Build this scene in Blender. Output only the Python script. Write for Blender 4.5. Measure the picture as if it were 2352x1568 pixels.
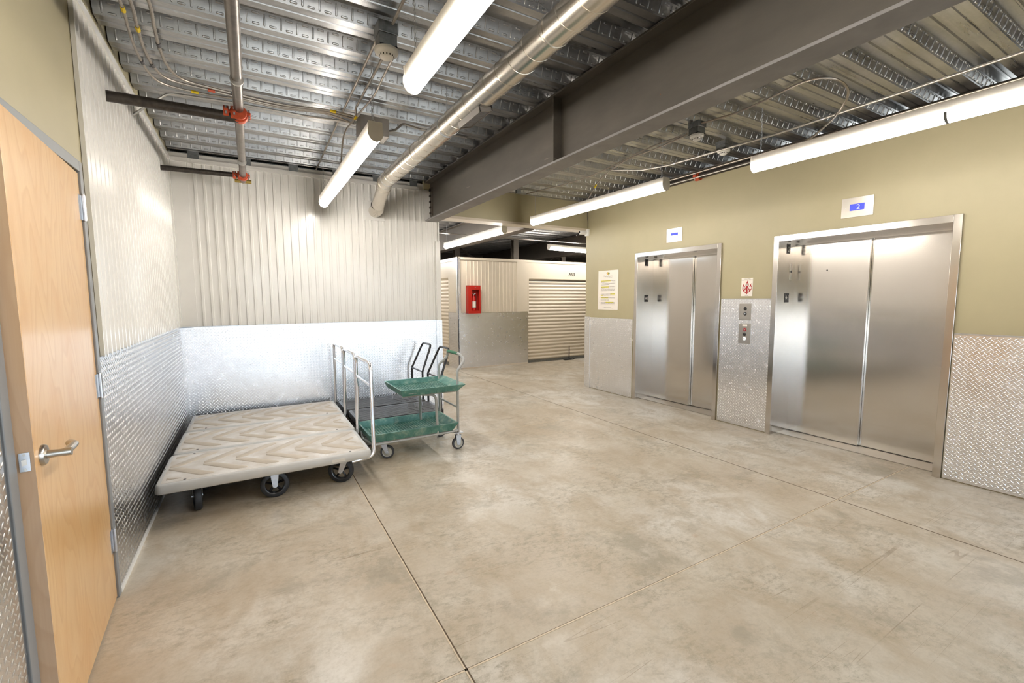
import bpy, math, random
from mathutils import Vector, Matrix
from math import pi, sin, cos, radians as R
random.seed(7)
SC = bpy.context.scene
C = SC.collection
for o in list(bpy.data.objects): bpy.data.objects.remove(o)

# ------------------------------------------------------------------ camera
PITCH, YAW, ROLL, CAMH, FPX = R(-5.4265), R(30.1873), R(-0.2924), 1.5067, 1026.1
fw = Vector((sin(YAW)*cos(PITCH), cos(YAW)*cos(PITCH), sin(PITCH)))
rt = Vector((cos(YAW), -sin(YAW), 0)); up = rt.cross(fw)
r2 = rt*cos(ROLL)+up*sin(ROLL); u2 = -rt*sin(ROLL)+up*cos(ROLL)
cd = bpy.data.cameras.new('camera'); cam = bpy.data.objects.new('camera', cd); C.objects.link(cam)
cd.sensor_fit = 'HORIZONTAL'; cd.sensor_width = 36; cd.lens = FPX/2352*36; cd.clip_start = .02
M = Matrix((r2, u2, -fw)).transposed().to_4x4(); M.translation = (0, 0, CAMH)
cam.matrix_world = M
SC.camera = cam

# ------------------------------------------------------------------ world, daylight, exposure
SC.view_settings.view_transform = 'Standard'; SC.view_settings.look = 'None'
SC.view_settings.exposure = 1.6; SC.view_settings.gamma = 1; SC.view_settings.use_curve_mapping = False
SC.cycles.use_denoising = True
SC.cycles.max_bounces = 9; SC.cycles.diffuse_bounces = 5; SC.cycles.glossy_bounces = 5
SC.cycles.sample_clamp_indirect = 6.0; SC.cycles.caustics_reflective = False; SC.cycles.caustics_refractive = False
DAY = 2.2          # daylight strength
TUBE = 15.5         # tube lamp strength
W = bpy.data.worlds.new('daylight'); SC.world = W; W.use_nodes = True
_nt = W.node_tree; _nt.nodes.clear()
_o = _nt.nodes.new('ShaderNodeOutputWorld'); _b = _nt.nodes.new('ShaderNodeBackground')
_b.inputs['Strength'].default_value = DAY
_g = _nt.nodes.new('ShaderNodeTexCoord'); _s = _nt.nodes.new('ShaderNodeSeparateXYZ'); _r = _nt.nodes.new('ShaderNodeValToRGB')
_nt.links.new(_g.outputs['Generated'], _s.inputs[0]); _nt.links.new(_s.outputs['Z'], _r.inputs[0])
_r.color_ramp.elements[0].position = 0.0; _r.color_ramp.elements[0].color = (.34, .36, .36, 1)
_r.color_ramp.elements[1].position = 0.5; _r.color_ramp.elements[1].color = (.50, .70, 1.0, 1)
_e = _r.color_ramp.elements.new(.04); _e.color = (.80, .92, 1.0, 1)
_m = _nt.nodes.new('ShaderNodeMapRange'); _m.inputs['From Min'].default_value = .62; _m.inputs['From Max'].default_value = .95
_m.inputs['To Min'].default_value = DAY; _m.inputs['To Max'].default_value = DAY*4.5
_nt.links.new(_s.outputs['X'], _m.inputs['Value']); _nt.links.new(_m.outputs[0], _b.inputs['Strength'])
_nt.links.new(_r.outputs[0], _b.inputs['Color']); _nt.links.new(_b.outputs[0], _o.inputs['Surface'])
REAR = -1.55
for (px0, px1, pz0, pz1) in ((-.30, 4.75, .1, 2.5),):
    ld = bpy.data.lights.new('window_portal', 'AREA'); ld.shape = 'RECTANGLE'
    ld.size = px1-px0; ld.size_y = pz1-pz0; ld.cycles.is_portal = True
    lo = bpy.data.objects.new('window_portal', ld); C.objects.link(lo)
    lo.location = ((px0+px1)/2, REAR-.12, (pz0+pz1)/2); lo.rotation_euler = (R(90), 0, 0)
ld = bpy.data.lights.new('window_portal', 'AREA'); ld.shape = 'RECTANGLE'; ld.size = 2.4; ld.size_y = 1.0; ld.cycles.is_portal = True
lo = bpy.data.objects.new('window_portal', ld); C.objects.link(lo); lo.location = (5.75, -.85, 1.2); lo.rotation_euler = (0, R(90), 0)

# ------------------------------------------------------------------ material helpers
def srgb(r, g, b):
    f = lambda c: (c/255)/12.92 if c/255 <= .04045 else ((c/255+.055)/1.055)**2.4
    return (f(r), f(g), f(b), 1)
class NT:
    def __init__(s, name):
        s.m = bpy.data.materials.new(name); s.m.use_nodes = True; s.t = s.m.node_tree
        s.p = s.t.nodes['Principled BSDF']
    def put(s, sock, v):
        if hasattr(v, 'is_linked') or isinstance(v, bpy.types.NodeSocket): s.t.links.new(v, sock)
        elif v is not None: sock.default_value = v
    def n(s, typ, ins=None, **props):
        nd = s.t.nodes.new(typ)
        for k, v in props.items(): setattr(nd, k, v)
        for k, v in (ins or {}).items(): s.put(nd.inputs[k], v)
        return nd
    def math(s, op, a, b=None, c=None, clamp=False):
        nd = s.n('ShaderNodeMath', operation=op); nd.use_clamp = clamp
        s.put(nd.inputs[0], a)
        if b is not None: s.put(nd.inputs[1], b)
        if c is not None: s.put(nd.inputs[2], c)
        return nd.outputs[0]
    def coord(s, which='Object'): return s.n('ShaderNodeTexCoord').outputs[which]
    def mapping(s, vec, scale=(1, 1, 1), loc=(0, 0, 0), rot=(0, 0, 0)):
        return s.n('ShaderNodeMapping', {'Vector': vec, 'Scale': scale, 'Location': loc, 'Rotation': rot}).outputs[0]
    def noise(s, vec, scale, detail=4, rough=.5, dist=0, out='Fac'):
        return s.n('ShaderNodeTexNoise', {'Vector': vec, 'Scale': scale, 'Detail': detail, 'Roughness': rough, 'Distortion': dist}).outputs[out]
    def ramp(s, fac, stops, interp='LINEAR'):
        nd = s.n('ShaderNodeValToRGB', {'Fac': fac}); cr = nd.color_ramp; cr.interpolation = interp
        while len(cr.elements) < len(stops): cr.elements.new(.5)
        for e, (p, c) in zip(cr.elements, stops):
            e.position = p; e.color = c if not isinstance(c, (int, float)) else (c, c, c, 1)
        return nd.outputs['Color']
    def mix(s, fac, a, b, mode='MIX'):
        nd = s.n('ShaderNodeMix', data_type='RGBA', blend_type=mode)
        s.put(nd.inputs[0], fac); s.put(nd.inputs[6], a); s.put(nd.inputs[7], b)
        return nd.outputs[2]
    def bump(s, h, strength=.3, dist=.01):
        o = s.n('ShaderNodeBump', {'Height': h, 'Strength': strength, 'Distance': dist}).outputs[0]
        s.t.links.new(o, s.p.inputs['Normal']); return o
    def set(s, **k):
        for a, v in k.items(): s.put(s.p.inputs[a.replace('_', ' ')], v)
        return s
def plain(name, col, rough=.5, metal=0., var=.0, scale=20, bump=0, **k):
    m = NT(name)
    v = m.coord()
    if var:
        f = m.noise(v, scale, 4, .6)
        lo = tuple(c*(1-var) for c in col[:3])+(1,); hi = tuple(min(1, c*(1+var)) for c in col[:3])+(1,)
        m.set(Base_Color=m.ramp(f, [(.3, lo), (.7, hi)]))
    else: m.set(Base_Color=col)
    m.set(Roughness=rough, Metallic=metal, **k)
    if bump: m.bump(m.noise(v, scale*4, 3), bump, .002)
    return m.m

MT = {}
MT['green'] = plain('green_wall_paint', srgb(176, 167, 136), .48, var=.03, scale=3, bump=.12)
MT['white_metal'] = plain('white_enamel_metal', srgb(240, 239, 236), .17, var=.02, scale=4)
MT['cream_metal'] = plain('cream_enamel_metal', srgb(218, 208, 192), .32, var=.02, scale=4)
MT['white'] = plain('white_plastic', srgb(240, 240, 238), .4)
MT['lamp_white'] = plain('lamp_housing_white', srgb(238, 234, 226), .45)
MT['frame_grey'] = plain('grey_door_frame_paint', srgb(142, 146, 150), .35, var=.03)
MT['black'] = plain('black_enamel', srgb(32, 33, 36), .3, var=.1)
MT['rubber'] = plain('black_rubber', srgb(42, 43, 46), .6, var=.2, scale=60, bump=.2)
MT['grey_rubber'] = plain('grey_rubber', srgb(70, 72, 78), .55, var=.1)
MT['wheel_grey'] = plain('wheel_disc_grey', srgb(205, 208, 205), .4, var=.05)
MT['chrome'] = plain('chrome', srgb(225, 225, 228), .09, 1.)
MT['zinc'] = plain('zinc_plated_steel', srgb(190, 192, 196), .3, 1., var=.08, scale=50)
MT['nickel'] = plain('satin_nickel', srgb(185, 180, 172), .28, 1.)
MT['grey_paint'] = plain('grey_cart_paint', srgb(186, 190, 192), .35, var=.05, scale=30)
MT['dark_pipe'] = plain('black_steel_pipe', srgb(66, 60, 55), .42, .5, var=.35, scale=40)
MT['grey_pipe'] = plain('grey_steel_pipe', srgb(112, 104, 97), .3, .75, var=.2, scale=25)
MT['grey_pipe_matte'] = plain('grey_brown_primer', srgb(132, 124, 114), .6, var=.08)
MT['brass'] = plain('brass', srgb(190, 165, 95), .3, 1.)
MT['orange'] = plain('orange_coupling_paint', srgb(196, 82, 48), .5, var=.12, scale=60)
MT['red'] = plain('red_cabinet_enamel', srgb(186, 38, 26), .4, var=.05)
MT['red_gloss'] = plain('red_cylinder_paint', srgb(205, 30, 24), .22)
MT['box_steel'] = plain('galvanized_box_steel', srgb(128, 130, 130), .45, .7, var=.2, scale=40)
MT['box_grey'] = plain('grey_box_paint', srgb(136, 132, 128), .45, var=.05)
MT['cable'] = plain('armored_cable', srgb(160, 152, 142), .35, .8, var=.1, scale=40)
MT['conduit'] = plain('conduit_steel', srgb(190, 186, 180), .33, .9, var=.08, scale=30)
MT['yellow'] = plain('yellow_tape', srgb(226, 196, 20), .5)
MT['dark_tape'] = plain('dark_tape', srgb(70, 68, 70), .5)
MT['ink'] = plain('black_ink', srgb(40, 40, 42), .6)
MT['grey_ink'] = plain('grey_ink', srgb(120, 112, 104), .6)
MT['highlight'] = plain('yellow_highlight', srgb(232, 222, 40), .6)
MT['paper'] = plain('white_paper', srgb(240, 234, 226), .55)
MT['logo_green'] = plain('logo_green', srgb(98, 140, 52), .6)
MT['logo_gold'] = plain('logo_gold', srgb(232, 176, 60), .6)
MT['logo_navy'] = plain('logo_navy', srgb(44, 44, 66), .6)
MT['fire_red'] = plain('flame_red', srgb(172, 36, 40), .5)
MT['plate_black'] = plain('black_sign_plate', srgb(34, 32, 32), .4)
MT['glass_dark'] = plain('dark_lens', srgb(20, 20, 26), .08)
MT['void'] = plain('dark_gap', srgb(30, 28, 26), .8)
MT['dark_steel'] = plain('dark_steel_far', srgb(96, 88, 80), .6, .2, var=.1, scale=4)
MT['green_grip'] = plain('green_vinyl_grip', srgb(34, 112, 78), .4)

def mat_steel_beam():
    m = NT('primed_steel_beam'); v = m.coord()
    f = m.noise(m.mapping(v, (1.2, .35, 1.2)), 3, 6, .62)
    c = m.ramp(f, [(.3, srgb(90, 86, 80)), (.55, srgb(102, 97, 90)), (.8, srgb(116, 110, 102))])
    sc = m.noise(m.mapping(v, (1, .15, 1)), 14, 8, .7)
    c = m.mix(m.math('MULTIPLY', m.ramp(sc, [(.66, 0), (.72, 1)]), .5), c, srgb(160, 152, 142))
    ru = m.noise(v, 9, 6, .6)
    c = m.mix(m.ramp(ru, [(.72, 0), (.76, 1)]), c, srgb(140, 88, 52))
    m.set(Base_Color=c, Roughness=.42, Metallic=.25); m.bump(sc, .08, .003); return m.m
MT['beam'] = mat_steel_beam()
MT['beam_flange'] = plain('grey_primed_flange', srgb(142, 140, 140), .5, .1, var=.14, scale=5)
def mat_galv(name, base, rough, vs=9):
    m = NT(name); v = m.coord()
    vo = m.n('ShaderNodeTexVoronoi', {'Vector': m.mapping(v, (1, 1, 1)), 'Scale': vs*6}).outputs['Color']
    g = m.n('ShaderNodeSeparateColor', {'Color': vo}).outputs[0]
    st = m.noise(m.mapping(v, (.6, 6, 6)), 3, 6, .6)
    lo = tuple(x*.72 for x in base[:3])+(1,)
    c = m.mix(m.ramp(st, [(.35, 0), (.7, 1)]), lo, base)
    c = m.mix(m.math('MULTIPLY', g, .22), c, tuple(x*.5 for x in base[:3])+(1,))
    m.set(Base_Color=c, Metallic=.92, Roughness=m.math('MULTIPLY_ADD', st, .2, rough-.1)); m.bump(st, .04, .004); return m.m
MT['deck'] = mat_galv('galvanized_deck', srgb(186, 186, 186), .30)
MT['duct'] = plain('galvanized_duct', srgb(206, 199, 188), .24, 1., var=.05, scale=5)
def mat_brushed():
    m = NT('brushed_stainless'); v = m.coord()
    n = m.noise(m.mapping(v, (3, 3, 500)), 1, 2, .5)
    big = m.noise(m.mapping(v, (1, 1, .6)), 1.6, 2, .4)
    m.set(Base_Color=m.mix(n, srgb(196, 190, 184), srgb(206, 201, 195)), Metallic=1., Roughness=m.math('MULTIPLY_ADD', n, .03, .15))
    m.bump(big, .05, .02); return m.m
MT['stainless'] = mat_brushed()
def mat_diamond():
    m = NT('diamond_tread_plate'); v = m.coord()
    fine = m.noise(v, 14, 5, .6); wob = m.noise(v, 1.6, 2, .4)
    m.set(Base_Color=m.mix(fine, srgb(222, 223, 226), srgb(240, 240, 242)), Metallic=1., Roughness=m.math('MULTIPLY_ADD', fine, .16, .17))
    m.bump(wob, .35, .02); return m.m
MT['diamond'] = mat_diamond()
def mat_wood(name, c1, c2, c3, rough=.3):
    m = NT(name); v = m.coord()
    w = m.noise(m.mapping(v, (1, 1, .28)), 2.6, 2, .5)
    s = m.n('ShaderNodeSeparateXYZ', {'Vector': v})
    z = m.math('MULTIPLY', s.outputs[2], .5)
    rr = m.math('ADD', m.math('MULTIPLY', w, 13), z)
    ring = m.math('FRACT', m.math('MULTIPLY', rr, 1.6))
    ring = m.ramp(ring, [(0, 0), (.55, .25), (.9, 1), (1, 0)])
    fine = m.noise(m.mapping(v, (60, 60, 1.6)), 3, 4, .6)
    blot = m.noise(m.mapping(v, (1.5, 1.5, .8)), 4, 3, .5)
    c = m.mix(m.math('MULTIPLY', ring, .5), c2, c1)
    c = m.mix(m.ramp(fine, [(.4, 0), (.7, .35)]), c, c1)
    c = m.mix(m.ramp(blot, [(.45, 0), (.75, .6)]), c, c3)
    m.set(Base_Color=c, Roughness=rough, Coat_Weight=.25, Coat_Roughness=.15); return m.m
MT['wood'] = mat_wood('maple_veneer', srgb(212, 162, 104), srgb(234, 196, 144), srgb(222, 168, 104))
MT['wood_edge'] = mat_wood('maple_edge_band', srgb(228, 190, 152), srgb(240, 208, 174), srgb(234, 198, 162), .4)
def mat_concrete():
    m = NT('polished_concrete'); v = m.coord()
    n1 = m.noise(m.mapping(v, (1, 1, 1)), .8, 5, .6); n2 = m.noise(m.mapping(v, (1, .7, 1), rot=(0, 0, .5)), 3.2, 8, .68, .6)
    n3 = m.noise(m.mapping(v, (1, 1, 1), loc=(5, 2, 0)), 1.7, 10, .74, .3); n4 = m.noise(v, 55, 4, .7)
    c = m.ramp(n1, [(.38, srgb(190, 178, 160)), (.5, srgb(203, 195, 181)), (.62, srgb(216, 212, 204))])
    c = m.mix(m.ramp(n2, [(.44, 0), (.64, .8)]), c, srgb(178, 163, 140))
    c = m.mix(m.ramp(n3, [(.54, 0), (.64, .6)]), c, srgb(150, 143, 127))
    grain = m.noise(m.mapping(v, (1, 1.6, 1), rot=(0, 0, .4)), 16, 12, .8)
    gm_ = m.ramp(m.noise(v, 2.1, 4, .6), [(.42, .15), (.62, 1)])
    c = m.mix(m.math('MULTIPLY', m.ramp(grain, [(.47, 0), (.62, .75)]), gm_), c, srgb(140, 132, 112))
    c = m.mix(m.math('MULTIPLY', m.ramp(n4, [(.45, 0), (.7, 1)]), .22), c, srgb(150, 140, 122))
    rust = m.noise(m.mapping(v, loc=(2, 8, 0)), 2.7, 4, .55)
    c = m.mix(m.ramp(rust, [(.68, 0), (.78, .6)]), c, srgb(188, 150, 116))
    pale = m.noise(m.mapping(v, (1, 1, 1), loc=(9, 4, 0)), 2.3, 9, .7)
    c = m.mix(m.ramp(pale, [(.6, 0), (.72, .6)]), c, srgb(224, 219, 209))
    for k, (ang, sc, th) in enumerate(((.5, 1.1, .012), (1.35, .9, .010), (-.6, 1.3, .010), (2.5, .8, .008), (.1, 1, .009))):
        vv = m.mapping(v, (sc*.07, sc*4.2, 1), rot=(0, 0, ang), loc=(k*3.1, k*1.7, 0))
        nz = m.noise(vv, 1.6, 0, .4)
        line = m.math('LESS_THAN', m.math('ABSOLUTE', m.math('SUBTRACT', nz, .5)), th*.16)
        msk = m.ramp(m.noise(m.mapping(v, loc=(k, 7, 0)), 1.9, 3, .5), [(.52, 0), (.6, .45)])
        c = m.mix(m.math('MULTIPLY', line, msk), c, srgb(132, 112, 86))
    # a few chips of white
    vo = m.n('ShaderNodeTexVoronoi', {'Vector': v, 'Scale': 1.4}).outputs['Distance']
    c = m.mix(m.math('LESS_THAN', vo, .012), c, srgb(236, 232, 224))
    m.set(Base_Color=c, Roughness=m.ramp(n2, [(.3, .30), (.7, .46)]), Specular_IOR_Level=.5)
    m.bump(m.noise(v, 30, 6, .7), .06, .003); return m.m
MT['floor'] = mat_concrete()
MT['joint'] = plain('dark_saw_cut', srgb(96, 82, 66), .9, var=.2)  # dark brown strips for the saw cut floor joints
MT['joint_filler'] = plain('pale_joint_filler', srgb(214, 200, 178), .8, var=.15, scale=30)
def mat_plastic_deck():
    m = NT('beige_structural_plastic'); v = m.coord()
    n = m.noise(v, 5, 8, .65); n2 = m.noise(v, 40, 5, .6)
    c = m.ramp(n, [(.34, srgb(200, 193, 184)), (.5, srgb(219, 216, 212)), (.64, srgb(238, 238, 238))])
    c = m.mix(m.math('MULTIPLY', m.ramp(n2, [(.5, 0), (.75, 1)]), .3), c, srgb(160, 146, 128))
    m.set(Base_Color=c, Roughness=.5); m.bump(n2, .1, .002); return m.m
MT['deck_plastic'] = mat_plastic_deck()
MT['rib_plastic'] = plain('scuffed_rib_plastic', srgb(200, 191, 178), .5, var=.1, scale=8, bump=.1)
MT['side_plastic'] = plain('grey_beige_plastic_edge', srgb(208, 210, 210), .45, var=.06, scale=6)
def mat_green_plastic():
    m = NT('green_tray_plastic'); v = m.coord(); n = m.noise(v, 12, 7, .65)
    m.set(Base_Color=m.ramp(n, [(.3, srgb(58, 118, 110)), (.52, srgb(90, 144, 136)), (.72, srgb(158, 184, 172))]), Roughness=.42)
    m.bump(n, .08, .002); return m.m
MT['green_plastic'] = mat_green_plastic()
def mat_black_deck():
    m = NT('black_ribbed_plastic'); v = m.coord(); n = m.noise(m.mapping(v, (1, 5, 1)), 6, 8, .68)
    m.set(Base_Color=m.ramp(n, [(.35, srgb(56, 56, 60)), (.6, srgb(92, 92, 96)), (.8, srgb(150, 150, 154))]), Roughness=.36)
    return m.m
MT['black_deck'] = mat_black_deck()
def emis(name, col, st):
    m = NT(name); m.set(Base_Color=(.8, .8, .8, 1) if st > 1 else (.02, .02, .05, 1), Emission_Color=col, Emission_Strength=st); return m.m
MT['tube'] = emis('glowing_lamp_lens', (1, .93, .84, 1), TUBE)
MT['lcd'] = emis('blue_lcd', srgb(70, 90, 255), .30)
MT['lcd_digit'] = emis('lcd_digit', srgb(235, 240, 255), .42)
MT['white_button'] = emis('lit_white_button', (1, 1, .96, 1), .3)
gm = NT('window_glass'); gm.set(Base_Color=(1, 1, 1, 1), Roughness=0, Transmission_Weight=1, IOR=1.01); MT['glass'] = gm.m

# ------------------------------------------------------------------ mesh builder
class MB:
    def __init__(s): s.v = []; s.f = []; s.mi = []; s.smooth = 40; s.cur = 0; s.X = None
    def add(s, vs, fs):
        o = len(s.v)
        if s.X is not None: vs = [s.X @ Vector(p) for p in vs]
        s.v += [tuple(p) for p in vs]; s.f += [tuple(i+o for i in f) for f in fs]; s.mi += [s.cur]*len(fs); return s
    def box(s, x0, x1, y0, y1, z0, z1):
        x0, x1 = min(x0, x1), max(x0, x1); y0, y1 = min(y0, y1), max(y0, y1); z0, z1 = min(z0, z1), max(z0, z1)
        return s.add([(x0, y0, z0), (x1, y0, z0), (x1, y1, z0), (x0, y1, z0), (x0, y0, z1), (x1, y0, z1), (x1, y1, z1), (x0, y1, z1)],
                     [(0, 3, 2, 1), (4, 5, 6, 7), (0, 1, 5, 4), (1, 2, 6, 5), (2, 3, 7, 6), (3, 0, 4, 7)])
    def prism(s, poly, axis, a, b):
        """poly: 2D points (ccw); axis 'x','y','z'; extruded from a to b"""
        n = len(poly)
        def P(p, t): return {'x': (t, p[0], p[1]), 'y': (p[0], t, p[1]), 'z': (p[0], p[1], t)}[axis]
        vs = [P(p, a) for p in poly]+[P(p, b) for p in poly]
        area = sum(poly[i][0]*poly[(i+1) % n][1]-poly[(i+1) % n][0]*poly[i][1] for i in range(n))
        flip = (area > 0) != (axis != 'y') if b > a else (area > 0) == (axis != 'y')
        fs = [tuple(range(n))[::-1], tuple(range(n, 2*n))]+[(i, (i+1) % n, n+(i+1) % n, n+i) for i in range(n)]
        if flip: fs = [f[::-1] for f in fs]
        return s.add(vs, fs)
    def tube(s, pts, r, seg=10, closed=False, caps=True):
        pts = [Vector(p) for p in pts]; n = len(pts)
        rr = r if isinstance(r, (list, tuple)) else [r]*n
        vs = []; prev = None
        for i, p in enumerate(pts):
            if closed: t = pts[(i+1) % n]-pts[i-1]
            else: t = (pts[min(i+1, n-1)]-pts[max(i-1, 0)])
            t.normalize()
            if prev is None:
                a = Vector((0, 0, 1)) if abs(t.z) < .9 else Vector((1, 0, 0))
                u = t.cross(a).normalized()
            else:
                u = prev-t*prev.dot(t)
                u = u.normalized() if u.length > 1e-6 else t.orthogonal().normalized()
            prev = u; w = t.cross(u)
            for k in range(seg):
                a = 2*pi*k/seg; vs.append(p+(u*cos(a)+w*sin(a))*rr[i])
        fs = []
        for i in range(n if closed else n-1):
            j = (i+1) % n
            for k in range(seg):
                k2 = (k+1) % seg; fs.append((i*seg+k, i*seg+k2, j*seg+k2, j*seg+k))
        if caps and not closed:
            fs.append(tuple(range(seg))[::-1]); fs.append(tuple((n-1)*seg+k for k in range(seg)))
        return s.add(vs, fs)
    def cyl(s, p0, p1, r, seg=16, r2=None): return s.tube([p0, p1], [r, r if r2 is None else r2], seg)
    def lathe(s, prof, origin, axis='z', seg=24):
        vs = []; fs = []; n = len(prof)
        for k in range(seg):
            a = 2*pi*k/seg
            for (r, h) in prof:
                x, y = r*cos(a), r*sin(a)
                q = {'z': (x, y, h), 'y': (x, h, y), 'x': (h, x, y)}[axis]
                vs.append((origin[0]+q[0], origin[1]+q[1], origin[2]+q[2]))
        for k in range(seg):
            k2 = (k+1) % seg
            for i in range(n-1):
                f = (k*n+i, k2*n+i, k2*n+i+1, k*n+i+1)
                fs.append(f[::-1] if axis == 'y' else f)
        return s.add(vs, fs)
    def ribs(s, u0, u1, pitch, prof, place, a, b):
        """corrugated sheet: profile (u offset, depth) repeated from u0 to u1, swept from a to b; place(u,d,t)->xyz"""
        pts = []; u = u0
        while u < u1-1e-6:
            for (du, d) in prof:
                if u+du <= u1: pts.append((u+du, d))
            u += pitch
        if pts[-1][0] < u1: pts.append((u1, 0))
        n = len(pts)
        vs = [place(u, d, a) for u, d in pts]+[place(u, d, b) for u, d in pts]
        return s.add(vs, [(i, i+1, n+i+1, n+i) for i in range(n-1)])
    def build(s, name, mat, parent=None, bevel=0, uv=False, loc=None):
        me = bpy.data.meshes.new(name); me.from_pydata(s.v, [], s.f); me.update()
        for m_ in (mat if isinstance(mat, (list, tuple)) else [mat]): me.materials.append(MT[m_] if isinstance(m_, str) else m_)
        if isinstance(mat, (list, tuple)):
            me.polygons.foreach_set('material_index', s.mi)
        me.shade_smooth(); me.set_sharp_from_angle(angle=R(s.smooth))
        if uv:
            L = me.uv_layers.new(name='UVMap')
            for p in me.polygons:
                nx, ny, nz = abs(p.normal.x), abs(p.normal.y), abs(p.normal.z)
                for li in p.loop_indices:
                    c = me.vertices[me.loops[li].vertex_index].co
                    L.data[li].uv = (c.y, c.z) if nx >= ny and nx >= nz else ((c.x, c.z) if ny >= nz else (c.x, c.y))
        o = bpy.data.objects.new(name, me); C.objects.link(o)
        if parent is not None: o.parent = parent
        if loc is not None: o.location = loc
        if bevel:
            b = o.modifiers.new('edge', 'BEVEL'); b.width = bevel; b.segments = 2; b.limit_method = 'ANGLE'; b.angle_limit = R(40)
        return o
def fillet(pts, r, n=6):
    pts = [Vector(p) for p in pts]; out = [pts[0]]
    for i in range(1, len(pts)-1):
        a, b, c = pts[i-1], pts[i], pts[i+1]
        d1 = (a-b); d2 = (c-b); l = min(d1.length, d2.length)*.49; d1.normalize(); d2.normalize()
        ang = d1.angle(d2)
        if ang > pi-.01: out.append(b); continue
        t = min(r/math.tan(ang/2), l)
        p, q = b+d1*t, b+d2*t
        for k in range(n+1):
            w = k/n; out.append((p*(1-w)+b*w)*(1-w)+(b*(1-w)+q*w)*w)
    out.append(pts[-1]); return out
def spline(pts, n=8):
    P = [Vector(p) for p in pts]; P = [P[0]*2-P[1]]+P+[P[-1]*2-P[-2]]; out = []
    for i in range(1, len(P)-2):
        a, b, c, d = P[i-1:i+3]
        for k in range(n):
            t = k/n
            out.append(.5*((2*b)+(c-a)*t+(2*a-5*b+4*c-d)*t*t+(3*b-a-3*c+d)*t**3))
    out.append(P[-2]); return out
def thing(name, label, cat, loc=(0, 0, 0), rz=0, group=None):
    o = bpy.data.objects.new(name, None); C.objects.link(o); o.location = loc; o.rotation_euler = (0, 0, rz)
    o.empty_display_size = .1; return tag(o, label, cat, group)
def tag(o, label, cat, group=None):
    o['label'] = label; o['category'] = cat
    if group: o['group'] = group
    return o
def struct(o): o['kind'] = 'structure'; return o
def copy_tree(o, parent=None):
    c = o.copy(); C.objects.link(c); c.parent = parent
    for ch in list(o.children): copy_tree(ch, c)
    return c
WALLROT = {'E': Matrix(((0, 0, -1), (-1, 0, 0), (0, 1, 0))),      # plane facing -X
           'N': Matrix(((1, 0, 0), (0, 0, -1), (0, 1, 0)))}       # plane facing -Y
def wall_thing(name, label, cat, loc, side, group=None):
    o = thing(name, label, cat, loc, 0, group); m = WALLROT[side].to_4x4(); m.translation = loc; o.matrix_world = m; return o
def text(name, body, size, mat, parent=None, loc=(0, 0, 0), rot=None, ext=.0008, align='CENTER', sx=1.0, spacing=1.0, bold=0):
    cu = bpy.data.curves.new(name, 'FONT'); cu.body = body; cu.size = size; cu.extrude = ext; cu.align_x = align; cu.align_y = 'CENTER'
    cu.space_character = spacing; cu.offset = bold; cu.resolution_u = 3
    tmp = bpy.data.objects.new(name, cu); C.objects.link(tmp)
    dg = bpy.context.evaluated_depsgraph_get(); me = bpy.data.meshes.new_from_object(tmp.evaluated_get(dg))
    me.name = name
    bpy.data.objects.remove(tmp)
    me.transform(Matrix.Diagonal((sx, 1, 1, 1))); me.materials.clear(); me.materials.append(MT[mat])
    o = bpy.data.objects.new(name, me); C.objects.link(o)
    if parent is not None: o.parent = parent
    if rot is not None:
        m = WALLROT[rot].to_4x4(); m.translation = loc; o.matrix_local = m
    else: o.location = loc
    return o

# ------------------------------------------------------------------ dimensions of the place
XL, XR, YB = -.669, 4.909, 5.916
DECK = 3.08
# ------------------------------------------------------------------ floor
fl = MB().box(-3, 13, REAR-.1, 16, -.15, 0)
struct(fl.build('floor', 'floor'))
def joint(name, x0, x1, y0, y1, mat):
    struct(MB().box(x0, x1, y0, y1, -.01, .0012).build(name, mat))
joint('trim_1', .683, .689, REAR, 4.6, 'joint'); joint('trim_2', .676, .6825, REAR, 4.6, 'joint_filler')
joint('trim_3', XL+.02, 5.1, 1.553, 1.561, 'joint_filler'); joint('trim_4', XL+.02, 5.1, 1.561, 1.5635, 'joint')
joint('trim_5', 3.715, 3.7205, REAR, 8.8, 'joint'); joint('trim_6', .689, 3.715, 4.42, 4.424, 'joint_filler')

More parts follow.
